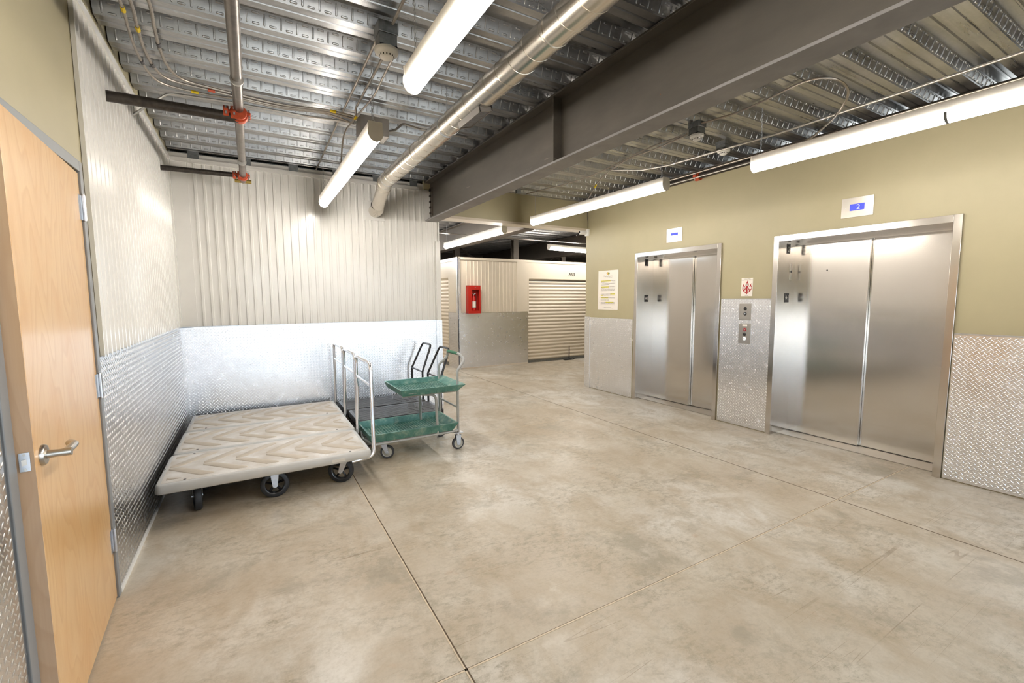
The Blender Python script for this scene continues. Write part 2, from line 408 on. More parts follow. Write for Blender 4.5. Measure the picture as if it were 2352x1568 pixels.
# ------------------------------------------------------------------ metal deck ceiling
def deck(name, x0, x1, y0, y1, phase, emboss_until, pills=True):
    P = .305; bot, web, top, H = .118, .028, .131, .076
    d = MB(); d.smooth = 30
    k0 = math.floor((y0-phase)/P)
    pts = []; webs = []
    k = k0
    while phase+k*P < y1:
        y = phase+k*P      # start of bottom flange
        pts += [(y, 0), (y+.052, 0), (y+.056, .008), (y+.063, .008), (y+.067, 0), (y+bot, 0),
                (y+bot+web, H), (y+bot+web+.055, H), (y+bot+web+.062, H-.009), (y+bot+web+.070, H-.009), (y+bot+web+.077, H), (y+P-web, H)]
        webs.append((y+P-web, H, y+P, 0, -1)); webs.append((y+bot, 0, y+bot+web, H, 1)); k += 1
    pts = [p for p in pts if y0 <= p[0] <= y1]
    n = len(pts)
    vs = [(x0, y, DECK+z) for y, z in pts]+[(x1, y, DECK+z) for y, z in pts]
    d.add(vs, [(i, n+i, n+i+1, i+1) for i in range(n-1)])
    # embossed pills on the webs
    def pill(cx, ya, za, yb, zb, t, hx, ht, sgn):
        ax = Vector((1, 0, 0)); w = Vector((0, yb-ya, zb-za)); L = w.length; w.normalize()
        c = Vector((cx, ya, DECK+za))+w*(t*L); nrm = ax.cross(w)
        if nrm.z > 0: nrm = -nrm
        nrm = nrm*1
        ring = []
        r = min(hx, ht); ex = hx-r; et = ht-r
        for (a, q) in [(a, q) for a in (0,) for q in range(12)]:
            th = 2*pi*q/12+pi/12
            ring.append((r*cos(th)+(ex if cos(th) > 0 else -ex), r*sin(th)+(et if sin(th) > 0 else -et)))
        vs = []
        for sc, h in ((1, 0.0002), (.82, .0035), (.45, .0052)):
            for (a, b) in ring:
                aa = a*sc if ex == 0 else (a-(ex if a > 0 else -ex))*sc+(ex if a > 0 else -ex)
                bb = b*sc if et == 0 else (b-(et if b > 0 else -et))*sc+(et if b > 0 else -et)
                vs.append(c+ax*aa+w*bb+nrm*h)
        fs = [(i*12+q, i*12+(q+1) % 12, (i+1)*12+(q+1) % 12, (i+1)*12+q) for i in range(2) for q in range(12)]+[tuple(24+q for q in range(12))]
        d.add(vs, fs)
    if pills:
        for (ya, za, yb, zb, sg) in webs:
            if sg > 0 or ya < max(y0, .25) or yb > min(y1, emboss_until): continue
            x = x0+.04
            far = ya > 6
            while x < x1-.05:
                pill(x, ya, za, yb, zb, .5, .0058, .031, sg)
                if not far:
                    pill(x+.043, ya, za, yb, zb, .17, .019, .0065, sg); pill(x+.043, ya, za, yb, zb, .80, .019, .0065, sg)
                x += .0865
    return struct(d.build(name, 'deck'))
deck('ceiling', XL+.002, XR+.35, REAR, YB+.25, 3.715, 6.0)
deck('ceiling_far', 2.0, 12.5, YB+.25, 15, 3.715, 12.0)
struct(MB().box(-3, 13, REAR-.3, 16, DECK+.15, DECK+.3).build('roof', 'void'))

# ------------------------------------------------------------------ walls
CORR = [(0, 0), (.049, 0), (.056, .012), (.074, .012), (.081, 0)]
# left wall (green), with door opening y 1.95..2.875, z 0..2.11
JY0, JY1, JH = 1.945, 2.868, 2.108
w = MB(); w.box(XL-.2, XL-.006, REAR-.1, JY0, 0, DECK+.1); w.box(XL-.2, XL-.006, JY1, YB+.3, 0, DECK+.1); w.box(XL-.2, XL-.006, JY0, JY1, JH, DECK+.1)
struct(w.build('wall_left', 'green'))
struct(MB().box(XL-1.6, XL-1.5, 0, 5, 0, DECK).build('wall_beyond_door', 'green'))
# corrugated liner on the left wall
w = MB(); w.ribs(3.0, YB-.004, .0828, CORR, lambda u, d, t: (XL+d, u, t), 1.22, 2.995)
struct(w.build('wall_left_liner', 'white_metal'))
w = MB(); w.box(XL-.004, XL+.014, 2.93+.06, 3.0, 1.225, 3.0)
w.box(XL-.004, XL+.018, 3.0, YB, 2.955, 3.0); w.box(XL-.004, XL+.02, YB-.05, YB-.002, 1.225, 2.96)
struct(w.build('trim_7', 'white_metal'))
# back wall
XBE = 2.284
struct(MB().box(XL-.2, XBE, YB+.022, YB+.2, 0, DECK-.03).build('wall_back', 'white_metal'))
w = MB(); w.ribs(-.514, XBE-.02, .0828, CORR, lambda u, d, t: (u, YB+.012-d, t), 2.97, 1.22)
struct(w.build('wall_back_liner', 'white_metal'))
w = MB(); w.box(XL, 2.02, YB-.006, YB+.012, 2.955, 3.0); w.box(XL, -.510, YB+.002, YB+.014, 1.22, 2.96)
w.box(XBE-.05, XBE+.012, YB-.012, YB+.2, 0.0, 2.3); w.box(XBE-.01, XBE+.004, YB-.002, YB+.2, 2.3, 2.56)
w.box(2.07, 2.16, YB-.012, YB, 2.56, 2.97)
struct(w.build('trim_8', 'white_metal'))
w = MB(); w.box(XL, 2.05, YB+.03, YB+.06, 2.99, 3.06)
for i in range(6): w.box(-.5+i*.48, -.4+i*.48, YB+.02, YB+.03, 2.99, 3.08)
struct(w.build('trim_9', 'box_steel'))
w = MB()
for i in range(1): w.box(XL, 2.1, YB+.21, YB+.25, 2.9, 3.2)  # near-black sheet standing in for shade in the gap above the wall
struct(w.build('wall_gap_shade', 'void'))
# header over the passage
struct(MB().box(XBE-.2, XR, YB+.004, YB+.22, 2.665, DECK+.09).build('wall_header', 'green'))
struct(MB().box(XBE-.0, XR, YB-.004, YB+.23, 2.63, 2.664).build('trim_11', 'cream_metal'))
struct(MB().box(XBE-.1, XBE+.001, YB+.2, 15, 0, 2.4).build('wall_corridor', 'white_metal'))
# right wall with two lift openings
E1 = (3.474, 4.762); E2 = (1.373, 2.742); EH = 2.1
w = MB()
OG = .014
w.box(XR, XR+.8, -1.4, -.35, 2.4, DECK-.08)
for (a, b) in ((REAR-.1, -1.4), (-.35, E2[0]-OG), (E2[1]+OG, E1[0]-OG), (E1[1]+OG, YB+.03)): w.box(XR, XR+.8, a, b, 0, DECK-.08)
for (a, b) in (E1, E2): w.box(XR, XR+.8, a-OG, b+OG, EH+.02, DECK-.08)
struct(w.build('wall_right', 'green'))
struct(MB().box(XR+.8, 12.5, YB-.3, YB+.03, 0, DECK+.1).build('wall_right_return', 'green'))
# rear wall: glazed shopfront
w = MB(); w.box(XL-.2, -.30, REAR-.2, REAR, 0, DECK+.1); w.box(4.75, XR+.3, REAR-.2, REAR, 0, DECK+.1); w.box(-.3, 4.75, REAR-.2, REAR, 2.5, DECK+.1)
struct(w.build('wall_rear', 'green'))
w = MB()
for x in (-.3, .62, 1.1, 2.0, 2.95, 3.85, 4.69): w.box(x, x+.06, REAR-.14, REAR-.04, 0, 2.5)
for z in (0, 2.1, 2.44): w.box(-.3, 4.75, REAR-.13, REAR-.05, z, z+.06)
wi = struct(w.build('window_1', 'frame_grey'))
w = MB()
for y in (-1.4, -.41): w.box(XR+.3, XR+.4, y, y+.06, 0, 2.4)
for z in (0, 2.34): w.box(XR+.31, XR+.39, -1.4, -.35, z, z+.06)
struct(w.build('window_2', 'frame_grey'))
g = MB().box(-.3, 4.75, REAR-.095, REAR-.089, .05, 2.45).build('window_pane', 'glass', wi)

# ------------------------------------------------------------------ diamond plate wainscot (trim)
def plate(name, boxes, face):
    """tread plate sheets with every raised bar modelled; face = 'x+', 'x-' or 'y-'"""
    m = MB(); m.smooth = 75
    for b in boxes: m.box(*b)
    a = .0340; hl, hw, hh = .0145, .0034, .0019
    tmpl = []
    for q in range(8):
        t = 2*pi*q/8; tmpl.append((hl*cos(t), hw*sin(t), 0))
    tmpl += [(hl*.55, 0, hh), (0, hw*.45, hh*1.1), (-hl*.55, 0, hh), (0, -hw*.45, hh*1.1)]
    fcs = [(0, 1, 8), (1, 2, 9, 8), (2, 3, 10, 9), (3, 4, 10), (4, 5, 10), (5, 6, 11, 10), (6, 7, 8, 11), (7, 0, 8), (8, 9, 10, 11)]
    c45 = math.sqrt(.5)
    for (x0, x1, y0, y1, z0, z1) in boxes:
        if face[0] == 'x':
            if y1-y0 < .03: continue
            u0, u1 = y0, y1; d = x1 if face[1] == '+' else x0; sg = 1 if face[1] == '+' else -1
            F = lambda u, v, h: (d+sg*h, u, v)
            flip = sg < 0
        else:
            if x1-x0 < .03: continue
            u0, u1 = x0, x1; d = y0; F = lambda u, v, h: (u, d-h, v); flip = False; sg = 1
        nu = int((u1-u0)/a); nv = int((z1-z0)/a)
        for i in range(nu*2+1):
            for k in range(nv*2+1):
                if (i+k) % 2: continue
                cu = u0+.5*i*a+(u1-u0-nu*a)/2; cv = z0+.5*k*a+(z1-z0-nv*a)/2
                if cu < u0+.008 or cu > u1-.008 or cv < z0+.008 or cv > z1-.008: continue
                s_ = 1 if i % 2 else -1
                if sg < 0: s_ = -s_
                vs = [F(cu+(p*c45-q*c45*s_), cv+(p*c45*s_+q*c45), h) for p, q, h in tmpl]
                fs = fcs
                if (not flip): fs = fcs
                else: fs = [f[::-1] for f in fcs]
                m.add(vs, fs)
    return struct(m.build(name, 'diamond'))
P4 = 1.219
plate('trim_12', [(XL-.006, XL+.006, 2.915, YB-.006, .012, P4)], 'x+')
plate('trim_13', [(XL-.006, XL+.006, REAR, 1.888, .012, P4)], 'x+')
plate('trim_14', [(XL+.11, XBE-.066, YB-.007, YB+.004, .012, P4)], 'y-')
plate('trim_15', [(XL+.006, XL+.11, YB-.013, YB-.006, .012, P4-.004), (XBE-.065, XBE+.016, YB-.019, YB+.2, .0, P4)], 'y-')
plate('trim_16', [(XR-.008, XR, E1[1]+.085, YB, .01, 1.198), (XR-.012, XR-.004, YB-.1, YB+.034, 0, 1.205)], 'x-')
plate('trim_17', [(XR-.008, XR, E2[1]+.055, E1[0]-.07, .01, 1.488)], 'x-')
plate('trim_18', [(XR-.008, XR, -.35, E2[0]-.06, .01, 1.203)], 'x-')
w = MB(); w.box(XL-.002, XL+.010, 2.915, YB-.01, P4, P4+.012); w.box(XL, XBE-.04, YB-.01, YB+.004, P4, P4+.008)
w.box(XR-.011, XR, -.35, E2[0]-.06, 1.203, 1.215); w.box(XR-.011, XR, E2[1]+.055, E1[0]-.07, 1.488, 1.498)
struct(w.build('trim_19', 'zinc'))
struct(MB().box(XL, XL+.014, 2.915, YB-.02, 0, .022).build('trim_26', 'white'))

# ------------------------------------------------------------------ wooden door in its frame
w = MB()
w.box(XL-.03, XL+.012, JY1, JY1+.043, 0, JH+.05); w.box(XL-.03, XL+.012, JY0-.055, JY0, 0, JH+.05); w.box(XL-.03, XL+.012, JY0, JY1, JH, JH+.05)
w.box(XL-.15, XL-.03, JY1, JY1+.02, 0, JH+.03); w.box(XL-.15, XL-.03, JY0-.02, JY0, 0, JH+.03); w.box(XL-.15, XL-.03, JY0, JY1, JH, JH+.03)
struct(w.build('trim_20', 'frame_grey', bevel=.003))
door = bpy.data.objects.new('door_1', None); C.objects.link(door); door.location = (XL+.004, JY1-.003, 0); door.rotation_euler = (0, 0, R(2.9)); struct(door)
DW, DH, DT = .912, 2.1, .045
MB().box(-DT+.001, 0, -DW+.002, 0, .012, DH).build('door_leaf', 'wood', door, bevel=.0015)
MB().box(-DT+.0015, -.0006, -DW-.0005, -DW+.002, .013, DH-.001).build('door_edge', 'wood_edge', door)
k = MB()
k.lathe([(0, .0), (.034, 0), (.034, .006), (.031, .011), (.014, .013), (.012, .045), (.0, .045)], (0, -DW+.068, 1.002), 'x', 32)
h = k.build('door_handle', 'nickel', door)
k = MB()
pts = fillet([(.030, -DW+.068, 1.002), (.058, -DW+.068, 1.002), (.060, -DW+.160, 1.004), (.044, -DW+.178, 1.006)], .010)
k.tube(pts, .0125, 16); k.cyl((.05, -DW+.068, 1.002), (.072, -DW+.068, 1.002), .0135, 20)
k.build('lever', 'nickel', h)
MB().cyl((.068, -DW+.068, 1.002), (.0695, -DW+.068, 1.002), .007, 16).build('keyhole', 'zinc', h)
lp = MB(); lp.box(-DT+.010, -.010, -DW-.0025, -DW, 1.003-.030, 1.003+.030); lp = lp.build('latch_plate', 'zinc', door)
k = MB(); k.prism([(-DT+.018, -DW-.012), (-DT+.020, -DW-.001), (-.018, -DW-.001), (-.018, -DW-.004)], 'z', 1.003-.009, 1.003+.009); k.build('latch_bolt', 'nickel', lp)
k = MB(); k.cyl((-.0225, -DW-.0035, .980), (-.0225, -DW-.002, .980), .004, 10); k.cyl((-.0225, -DW-.0035, 1.026), (-.0225, -DW-.002, 1.026), .004, 10); k.build('screw', 'nickel', lp)
for z in (1.885, 1.04, .25):
    hg = MB(); hg.cyl((.012, .002, z), (.012, .002, z+.115), .0075, 12); hg.cyl((.012, .002, z-.004), (.012, .002, z+.119), .0055, 10)
    for q in (0.3, 0.5, .7): hg.cyl((.012, .002, z+.115*q-.001), (.012, .002, z+.115*q+.001), .0082, 12)
    hg.box(-.002, .0015, -.035, 0, z, z+.115); hg.box(-.002, .012, -.001, .002, z, z+.115)
    hg.build('hinge', 'zinc', door)

# ------------------------------------------------------------------ steel beam
BX0, BX1, BZ0, BZ1 = 2.092, 2.262, 2.557, 3.074
bc = (BX0+BX1)/2
bm = thing('steel_beam', 'large dark grey steel I-beam running under the metal deck toward the passage', 'beam', (bc, 1.6, BZ0))
def L(x, y, z): return (x-bc, y-1.6, z-BZ0)
b = MB(); y0, y1 = REAR-.15-1.6, YB+.0-1.6
b.box(-.085, .085, y0, y1, 0, .016); b.build('bottom_flange', 'beam_flange', bm, bevel=.002)
MB().box(-.006, .006, y0, y1, .016, .501).build('web', 'beam', bm)
MB().box(-.085, .085, y0, y1-.0, .501, .517).build('top_flange', 'beam', bm, bevel=.002)
MB().box(-.083, -.006, 2.945-1.6, 2.957-1.6, .016, .501).build('stiffener', 'beam', bm)
MB().box(-.016, -.006, YB-.10-1.6, YB-.0-1.6, .07, .44).build('connection_plate', 'dark_steel', bm)
for i in range(5):
    MB().cyl((-.034, YB-.045-1.6, .105+i*.075), (-.016, YB-.045-1.6, .105+i*.075), .017, 6).build('bolt', 'dark_pipe', bm)
# ------------------------------------------------------------------ spiral duct
DX, DZ, DR_ = 1.358, 2.815, .079
du = thing('spiral_duct', 'round galvanized spiral duct hung beside the steel beam, entering the white back wall', 'duct', (DX, 3, DZ))
ends = 4.86
m = MB(); m.smooth = 50; m.tube([(0, REAR-3, 0), (0, ends-3, 0)], DR_, 40, caps=False); m.build('duct_tube', 'duct', du)
elb = spline([(0, ends-3, 0), (0, ends-3+.14, 0), (.004, ends-3+.28, -.010), (.014, ends-3+.38, -.035)], 6)
MB().tube(elb, DR_+.0025, 40, caps=False).build('elbow', 'duct', du)
m = MB(); m.smooth = 60; pts = []
turns = int((ends-REAR)/.15)
for i in range(turns*24):
    a = 2*pi*i/24; pts.append((cos(a)*(DR_+.0005), ends-3-.15*i/24, sin(a)*(DR_+.0005)))
m.tube(pts, .0018, 4, caps=False); m.build('spiral_seam', 'duct', du)
MB().tube([(.014, ends-3+.38, -.035), (.066, 5.745-3, -.150)], DR_-.004, 36, caps=False).build('drop_tube', 'duct', du)
MB().tube(spline([(.062, 5.735-3, -.141), (.070, 5.78-3, -.165), (.072, 5.83-3, -.182), (.070, YB-3, -.185)], 5), DR_+.002, 36, caps=False).build('wall_elbow', 'duct', du)
for q in (ends-.012, ends+.14, ends+.26, 3.98, 1.9, .2): MB().tube([(0, q-3, 0 if q < ends+.2 else -.008), (0, q-3+.008, 0 if q < ends+.2 else -.008)], DR_+.0045, 40).build('coupling_ring', 'duct', du)
MB().tube([(.0135, ends-3+.372, -.033), (.0155, ends-3+.384, -.038)], DR_+.0045, 40).build('coupling_ring', 'duct', du)
MB().box(-.06, .19, YB-.008-3, YB+.004-3, -.300, -.062).build('wall_boot', 'white_metal', du)
Xv = Matrix.Translation((0, 2.86-3, 0)) @ Matrix.Rotation(R(-104), 4, 'Y')
D0 = -DR_-.022
vg = MB(); vg.X = Xv
vg.box(D0, D0+.045, -.17, -.158, -.048, .048); vg.box(D0, D0+.045, .158, .17, -.048, .048)
vg.box(D0, D0+.06, -.17, .17, -.048, -.042); vg.box(D0, D0+.06, -.17, .17, .042, .048)
v_ = vg.build('vent_register', 'box_grey', du)
vg = MB(); vg.X = Xv; vg.box(D0+.020, D0+.04, -.158, .158, -.042, .042); vg.build('vent_throat', 'void', v_)
vg = MB(); vg.X = Xv
for i in range(16): vg.box(D0+.004, D0+.014, -.150+i*.0195, -.143+i*.0195, -.042, .042)
vg.build('vent_slats', 'zinc', v_)
for q in (3.3, 5.0, 1.3):
    m = MB(); m.tube([(0, q-3, DR_), (0, q-3, DECK+.04-DZ)], .0022, 6); m.tube([(0, q-3-.006, 0), (0, q-3+.006, 0)], DR_+.0035, 40); m.build('hanger', 'zinc', du)

# ------------------------------------------------------------------ strip lights
def chain_mb(m, x, y, z0, z1, pitch=.021):
    n = int((z1-z0)/pitch)
    for i in range(n):
        z = z0+i*pitch; r = .0058; pts = []
        for q in range(8):
            a = 2*pi*q/8; c, s_ = r*cos(a), (pitch*.62)*sin(a)
            pts.append((x+c, y, z+.011+s_) if i % 2 else (x, y+c, z+.011+s_))
        m.tube(pts, .0014, 4, closed=True)
def strip_light(x, y0, y1, z, label, rot=0, chains=True, cap_far=True):
    Ln = y1-y0
    t = thing('strip_light', label, 'ceiling light', (x, y0, z), rot, 'hanging strip lights')
    hs = MB(); hs.prism([(-.040, .012), (.040, .012), (.044, .080), (-.044, .080)], 'y', .004, Ln-.004); hs.build('lamp_housing', 'lamp_white', t, bevel=.002)
    prof = [(.049*cos(a), .012+.054*sin(a)) for a in [pi+pi*i/14 for i in range(15)]]
    half = Ln/2
    for (a, b) in ((.006, half-.006), (half+.006, Ln-.006)): MB().prism(prof, 'y', a, b).build('lamp_lens', 'tube', t)
    cap = [(.051*cos(a), .012+.058*sin(a)) for a in [pi+pi*i/14 for i in range(15)]]+[(.050, .030), (.046, .040), (.046, .083), (-.046, .083), (-.046, .040), (-.050, .030)]
    MB().prism(cap, 'y', 0, .006).build('end_cap', 'lamp_white', t); MB().prism(cap, 'y', Ln-.006, Ln).build('end_cap', 'lamp_white', t)
    jr = MB(); jr.prism([(.053*cos(a), .012+.0555*sin(a)) for a in [pi+pi*i/14 for i in range(15)]], 'y', half-.007, half+.007); jr.build('joint_band', 'frame_grey', t)
    for yy in ((.06, Ln-.06) if chains else ()):
        m = MB(); m.tube([(-.03, yy, .08), (0, yy, .12), (.03, yy, .08)], .0018, 5); chain_mb(m, 0, yy, .118, DECK-z-.005)
        m.build('hanging_chain', 'zinc', t)
    return t
LX, RX, LZ = .775, 3.66, 2.60
strip_light(LX, -.115, 2.335, LZ, 'glowing strip light nearest the viewer at top centre, left of the round duct')
strip_light(LX, 3.12, 5.58, LZ, 'glowing strip light hanging in front of the corrugated white back wall')
strip_light(3.72, -.115, 2.335, LZ, 'long glowing strip light over the wider lift doors at the right')
strip_light(3.57, 3.12, 5.52, LZ, 'glowing strip light over the narrower lift, between the beam and the green wall')
strip_light(3.62, 6.45, 8.98, LZ+.01, 'glowing strip light in the passage beyond the green header')
strip_light(5.66, 8.12, 10.56, LZ+.01, 'glowing strip light above the far storage door, running across the passage', rot=R(-83))
strip_light(3.05, 9.9, 12.34, LZ, 'strip light deep in the passage beside the second roll-up door')
strip_light(10.6, 9.2, 11.64, LZ, 'unseen strip light above the storage units, added to brighten the far deck')  # added lamp, out of view, lifts the dark deck and steelwork beyond

# ------------------------------------------------------------------ sprinkler piping, left
sp = thing('sprinkler_pipe', 'grey and black steel sprinkler pipe with orange couplings under the deck at left', 'pipe', (0, 3.52, 2.69))
px = -.004
MB().tube([(px, REAR-3.52, .02), (px, 5.53-3.52, .055)], .0285, 20).build('main_pipe', 'grey_pipe', sp)
MB().tube([(XL+.0, 0, .0), (px, 0, .0)], .031, 20).build('branch_pipe', 'dark_pipe', sp)
MB().tube([(XL+.0, 5.321-3.52, .045), (px, 5.321-3.52, .055)], .024, 18).build('branch_pipe', 'dark_pipe', sp)
def coupling(y, z, r):
    m = MB()
    m.tube([(px-.085, y, z), (px-.055, y, z)], r+.012, 18); m.tube([(px-.045, y, z), (px+.0, y, z)], r+.016, 18)
    m.tube([(px, y-.05, z), (px, y-.028, z)], r+.014, 20); m.tube([(px, y-.022, z), (px, y+.022, z)], r+.022, 20); m.tube([(px, y+.028, z), (px, y+.05, z)], r+.014, 20)
    for (xx, yy) in ((px-.07, y), (px-.025, y)): m.box(xx-.011, xx+.011, yy-r-.034, yy+r+.034, z-.008, z+.008)
    for yy in (y-.034, y, y+.034): m.box(px-r-.036, px+r+.036, yy-.009, yy+.009, z-.009, z+.009)
    c = m.build('coupling', 'orange', sp, bevel=.003)
    for (xx, yy) in ((px-.07, y-r-.024), (px-.025, y-r-.024), (px-.07, y+r+.024), (px-.025, y+r+.024)):
        MB().cyl((xx, yy, z-.024), (xx, yy, z+.024), .006, 6).build('bolt', 'zinc', c)
    for yy in (y-.034, y, y+.034): MB().cyl((px+r+.026, yy, z-.024), (px+r+.026, yy, z+.024), .006, 6).build('bolt', 'zinc', c)
coupling(0, .022, .031); coupling(5.321-3.52, .053, .025)
for yy in (3.0, 4.7): MB().tube([(px, yy-3.52-.008, .03), (px, yy-3.52+.008, .03)], .034, 20).build('pipe_band', 'conduit', sp)
m = MB(); m.cyl((px-.075, 5.55-3.52, .052), (px+.075, 5.55-3.52, .052), .019, 16); m.cyl((px, 5.50-3.52, .054), (px, 5.56-3.52, .054), .024, 16); m.build('end_tee', 'brass', sp)
MB().tube([(px, 5.55-3.52, .07), (px, 5.55-3.52, .4)], .005, 6).build('hanger_rod', 'zinc', sp)

# ------------------------------------------------------------------ cables and conduits
def armored(pts, r, name, label, step=.011, mat='cable', group=None, tape=(), off=(0, 0, 0)):
    p = spline([Vector(q)+Vector(off) for q in pts], 24)
    # resample
    out = [p[0]]; acc = 0
    for a, b in zip(p, p[1:]):
        d = (b-a).length
        while acc+d >= step:
            t = (step-acc)/d; a = a+(b-a)*t; out.append(a.copy()); d = (b-a).length; acc = 0
        acc += d
    rr = [r if i % 2 else r*.84 for i in range(len(out))]
    o = MB(); o.smooth = 30; o.tube(out, rr, 8)
    base = out[0]
    o.v = [(x-base.x, y-base.y, z-base.z) for x, y, z in o.v]
    o = o.build(name, mat, loc=base); tag(o, label, 'cable', group)
    for (f, mt) in tape:
        i = int(f*(len(out)-6)); k = MB(); k.tube([q-base for q in out[i:i+5]], r*1.25, 8); k.build('tape', mt, o)
    return o
cab = [(-.47, 2.6, 3.05), (-.455, 3.089, 3.04), (-.47, 3.36, 3.03), (-.48, 3.62, 3.03), (-.465, 3.86, 3.03), (-.40, 4.0, 3.03), (-.19, 4.06, 3.035), (.034, 4.11, 3.04), (.30, 4.13, 3.04), (.62, 4.07, 3.04), (.84, 3.98, 2.99)]
armored(cab, .0095, 'armored_cable', 'innermost armored cable of the bundle looping under the deck at top left', tape=((.28, 'yellow'), (.45, 'dark_tape'), (.62, 'orange')), group='armored cables at top left')
armored([(x+.03+(.05 if i < 6 else 0), y-.03, z+.006) for i, (x, y, z) in enumerate(cab)], .0095, 'armored_cable', 'outer armored cable of the bundle looping under the deck, nearest the sprinkler pipe', tape=((.36, 'dark_tape'), (.66, 'dark_tape'),  (.93, 'yellow')), group='armored cables at top left')
armored([(x-.045+(.03 if i > 6 else 0), y+.03+(.06 if i in (4, 5, 6) else 0), z-.002) for i, (x, y, z) in enumerate(cab[:-1])]+[(.84, 4.03, 2.97)], .0085, 'armored_cable', 'armored cable of the bundle that sags closest to the white liner wall', tape=((.20, 'yellow'), (.42, 'dark_tape'), (.60, 'yellow')), group='armored cables at top left')
def conduit(name, label, pts, r, mat='conduit', fr=.06, group=None, bands=()):
    p = fillet(pts, fr, 8); base = Vector(p[0])
    m = MB(); m.tube([Vector(q)-base for q in p], r, 10); o = m.build(name, mat, loc=base); tag(o, label, 'conduit', group)
    for (a, b) in bands: 
        k = MB(); k.tube([Vector(a)-base, Vector(b)-base], r*1.4, 10); k.build('conduit_clamp', 'zinc', o)
    return o
conduit('conduit', 'thin bent steel conduit coming out of the white liner wall below the deck', [(XL, 4.27, 2.835), (-.45, 4.27, 3.035), (-.1, 4.28, 3.055), (.45, 4.28, 3.055), (.78, 4.2, 3.04), (.84, 4.0, 2.97)], .0085, fr=.12)
conduit('conduit', 'left straight conduit of the pair, running from the smoke detector to the back wall', [(.725, 2.80, 3.04), (.74, 4.3, 3.055), (.755, 5.95, 3.055)], .0085, 'cable', group='conduit pair at the left smoke detector')
conduit('conduit', 'straight conduit of the pair at the left smoke detector, right of the two', [(.80, 2.80, 3.03), (.815, 3.9, 3.05), (.835, 4.0, 3.0)], .0085, 'cable', group='conduit pair at the left smoke detector')
conduit('conduit', 'conduit coming from the top of the picture into the left smoke detector box', [(.745, 1.6, 3.05), (.765, 2.62, 3.04)], .0085, 'cable', bands=(((.758, 2.32, 3.046), (.76, 2.35, 3.046)),))
armored([(.84, 2.84, 3.0), (.86, 3.2, 3.02), (.86, 3.5, 3.0), (.80, 3.9, 2.96), (.76, 4.15, 2.9), (.775, 4.45, 2.69)], .0075, 'armored_cable', 'dark flexible cable dropping from the left smoke detector to the strip light', tape=((.62, 'yellow'),))
conduit('conduit', 'thin conduit bending away from the grey junction box toward the duct', [(1.08, 3.95, 2.93), (1.16, 3.98, 2.97), (1.24, 4.02, 3.05), (1.42, 4.1, 3.06), (1.9, 4.12, 3.07)], .009, 'conduit', .08)
# right bay
conduit('conduit', 'long pale conduit under the deck between the beam and the green wall', [(3.87, 4.25, 3.065), (4.03, 3.90, 3.0), (4.10, 3.55, 2.98), (4.19, 2.4, 2.98), (4.15, 1.5, 2.98), (4.08, .2, 2.98), (4.05, -1.5, 2.98)], .010, 'conduit', .15,
        bands=[((4.177, 2.05, 2.98), (4.176, 2.02, 2.98)), ((4.105, 3.50, 2.98), (4.106, 3.47, 2.98))])
armored([(3.54, 2.72, 3.05), (3.62, 2.45, 3.06), (3.60, 2.15, 3.065), (3.54, 1.85, 3.06), (3.62, 1.70, 3.03), (3.86, 1.72, 3.0), (4.0, 1.85, 2.92), (3.9, 1.95, 2.78), (3.74, 1.98, 2.69)], .009, 'armored_cable', 'armored cable arching from the right smoke detector down to the strip light')
armored([(3.60, 5.75, 3.05), (3.82, 4.66, 3.06), (3.66, 3.5, 3.06), (3.60, 2.92, 3.03)], .0085, 'armored_cable', 'armored cable running from the green header along the deck to the middle smoke detector')
armored([(3.60, 2.94, 3.02), (3.64, 3.35, 3.02), (3.68, 3.7, 3.04), (3.74, 4.0, 3.03), (3.70, 4.25, 2.92), (3.60, 4.36, 2.69)], .008, 'armored_cable', 'armored cable dropping from the deck to the strip light over the narrower lift', tape=((.9, 'yellow'),))
armored([(3.57, 4.32, 2.56), (3.62, 4.7, 2.50), (4.2, 5.3, 2.48), (4.86, 5.86, 2.66)], .004, 'camera_cable', 'thin dark cable hanging from the strip light to the white security camera', mat='dark_tape') if 0 else None
# sprinkler main along the green wall
s2 = thing('sprinkler_pipe', 'dark sprinkler pipe with one orange coupling along the top of the green wall', 'pipe', (4.80, 3.6, 2.985))
MB().tube([(0, REAR-3.6, .02), (0, YB-3.6, -.01)], .032, 18).build('main_pipe', 'dark_pipe', s2)
m = MB(); m.tube([(0, .08, -.005), (0, .14, -.005)], .047, 18); m.box(-.075, .075, .09, .13, -.018, .012); c_ = m.build('coupling', 'orange', s2, bevel=.003)
m = MB(); m.cyl((-.06, .11, -.045), (-.06, .11, .035), .006, 6); m.build('bolt', 'zinc', c_)
MB().tube([(-.07, REAR-3.6, .045), (-.07, YB-3.6, .02)], .008, 8).build('conduit_run', 'cable', s2)
MB().tube([(-.05, REAR-3.6, -.02), (-.055, YB-3.6, -.025)], .006, 8).build('cable_run', 'conduit', s2)
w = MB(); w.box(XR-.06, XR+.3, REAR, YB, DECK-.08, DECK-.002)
struct(w.build('trim_21', 'dark_steel'))

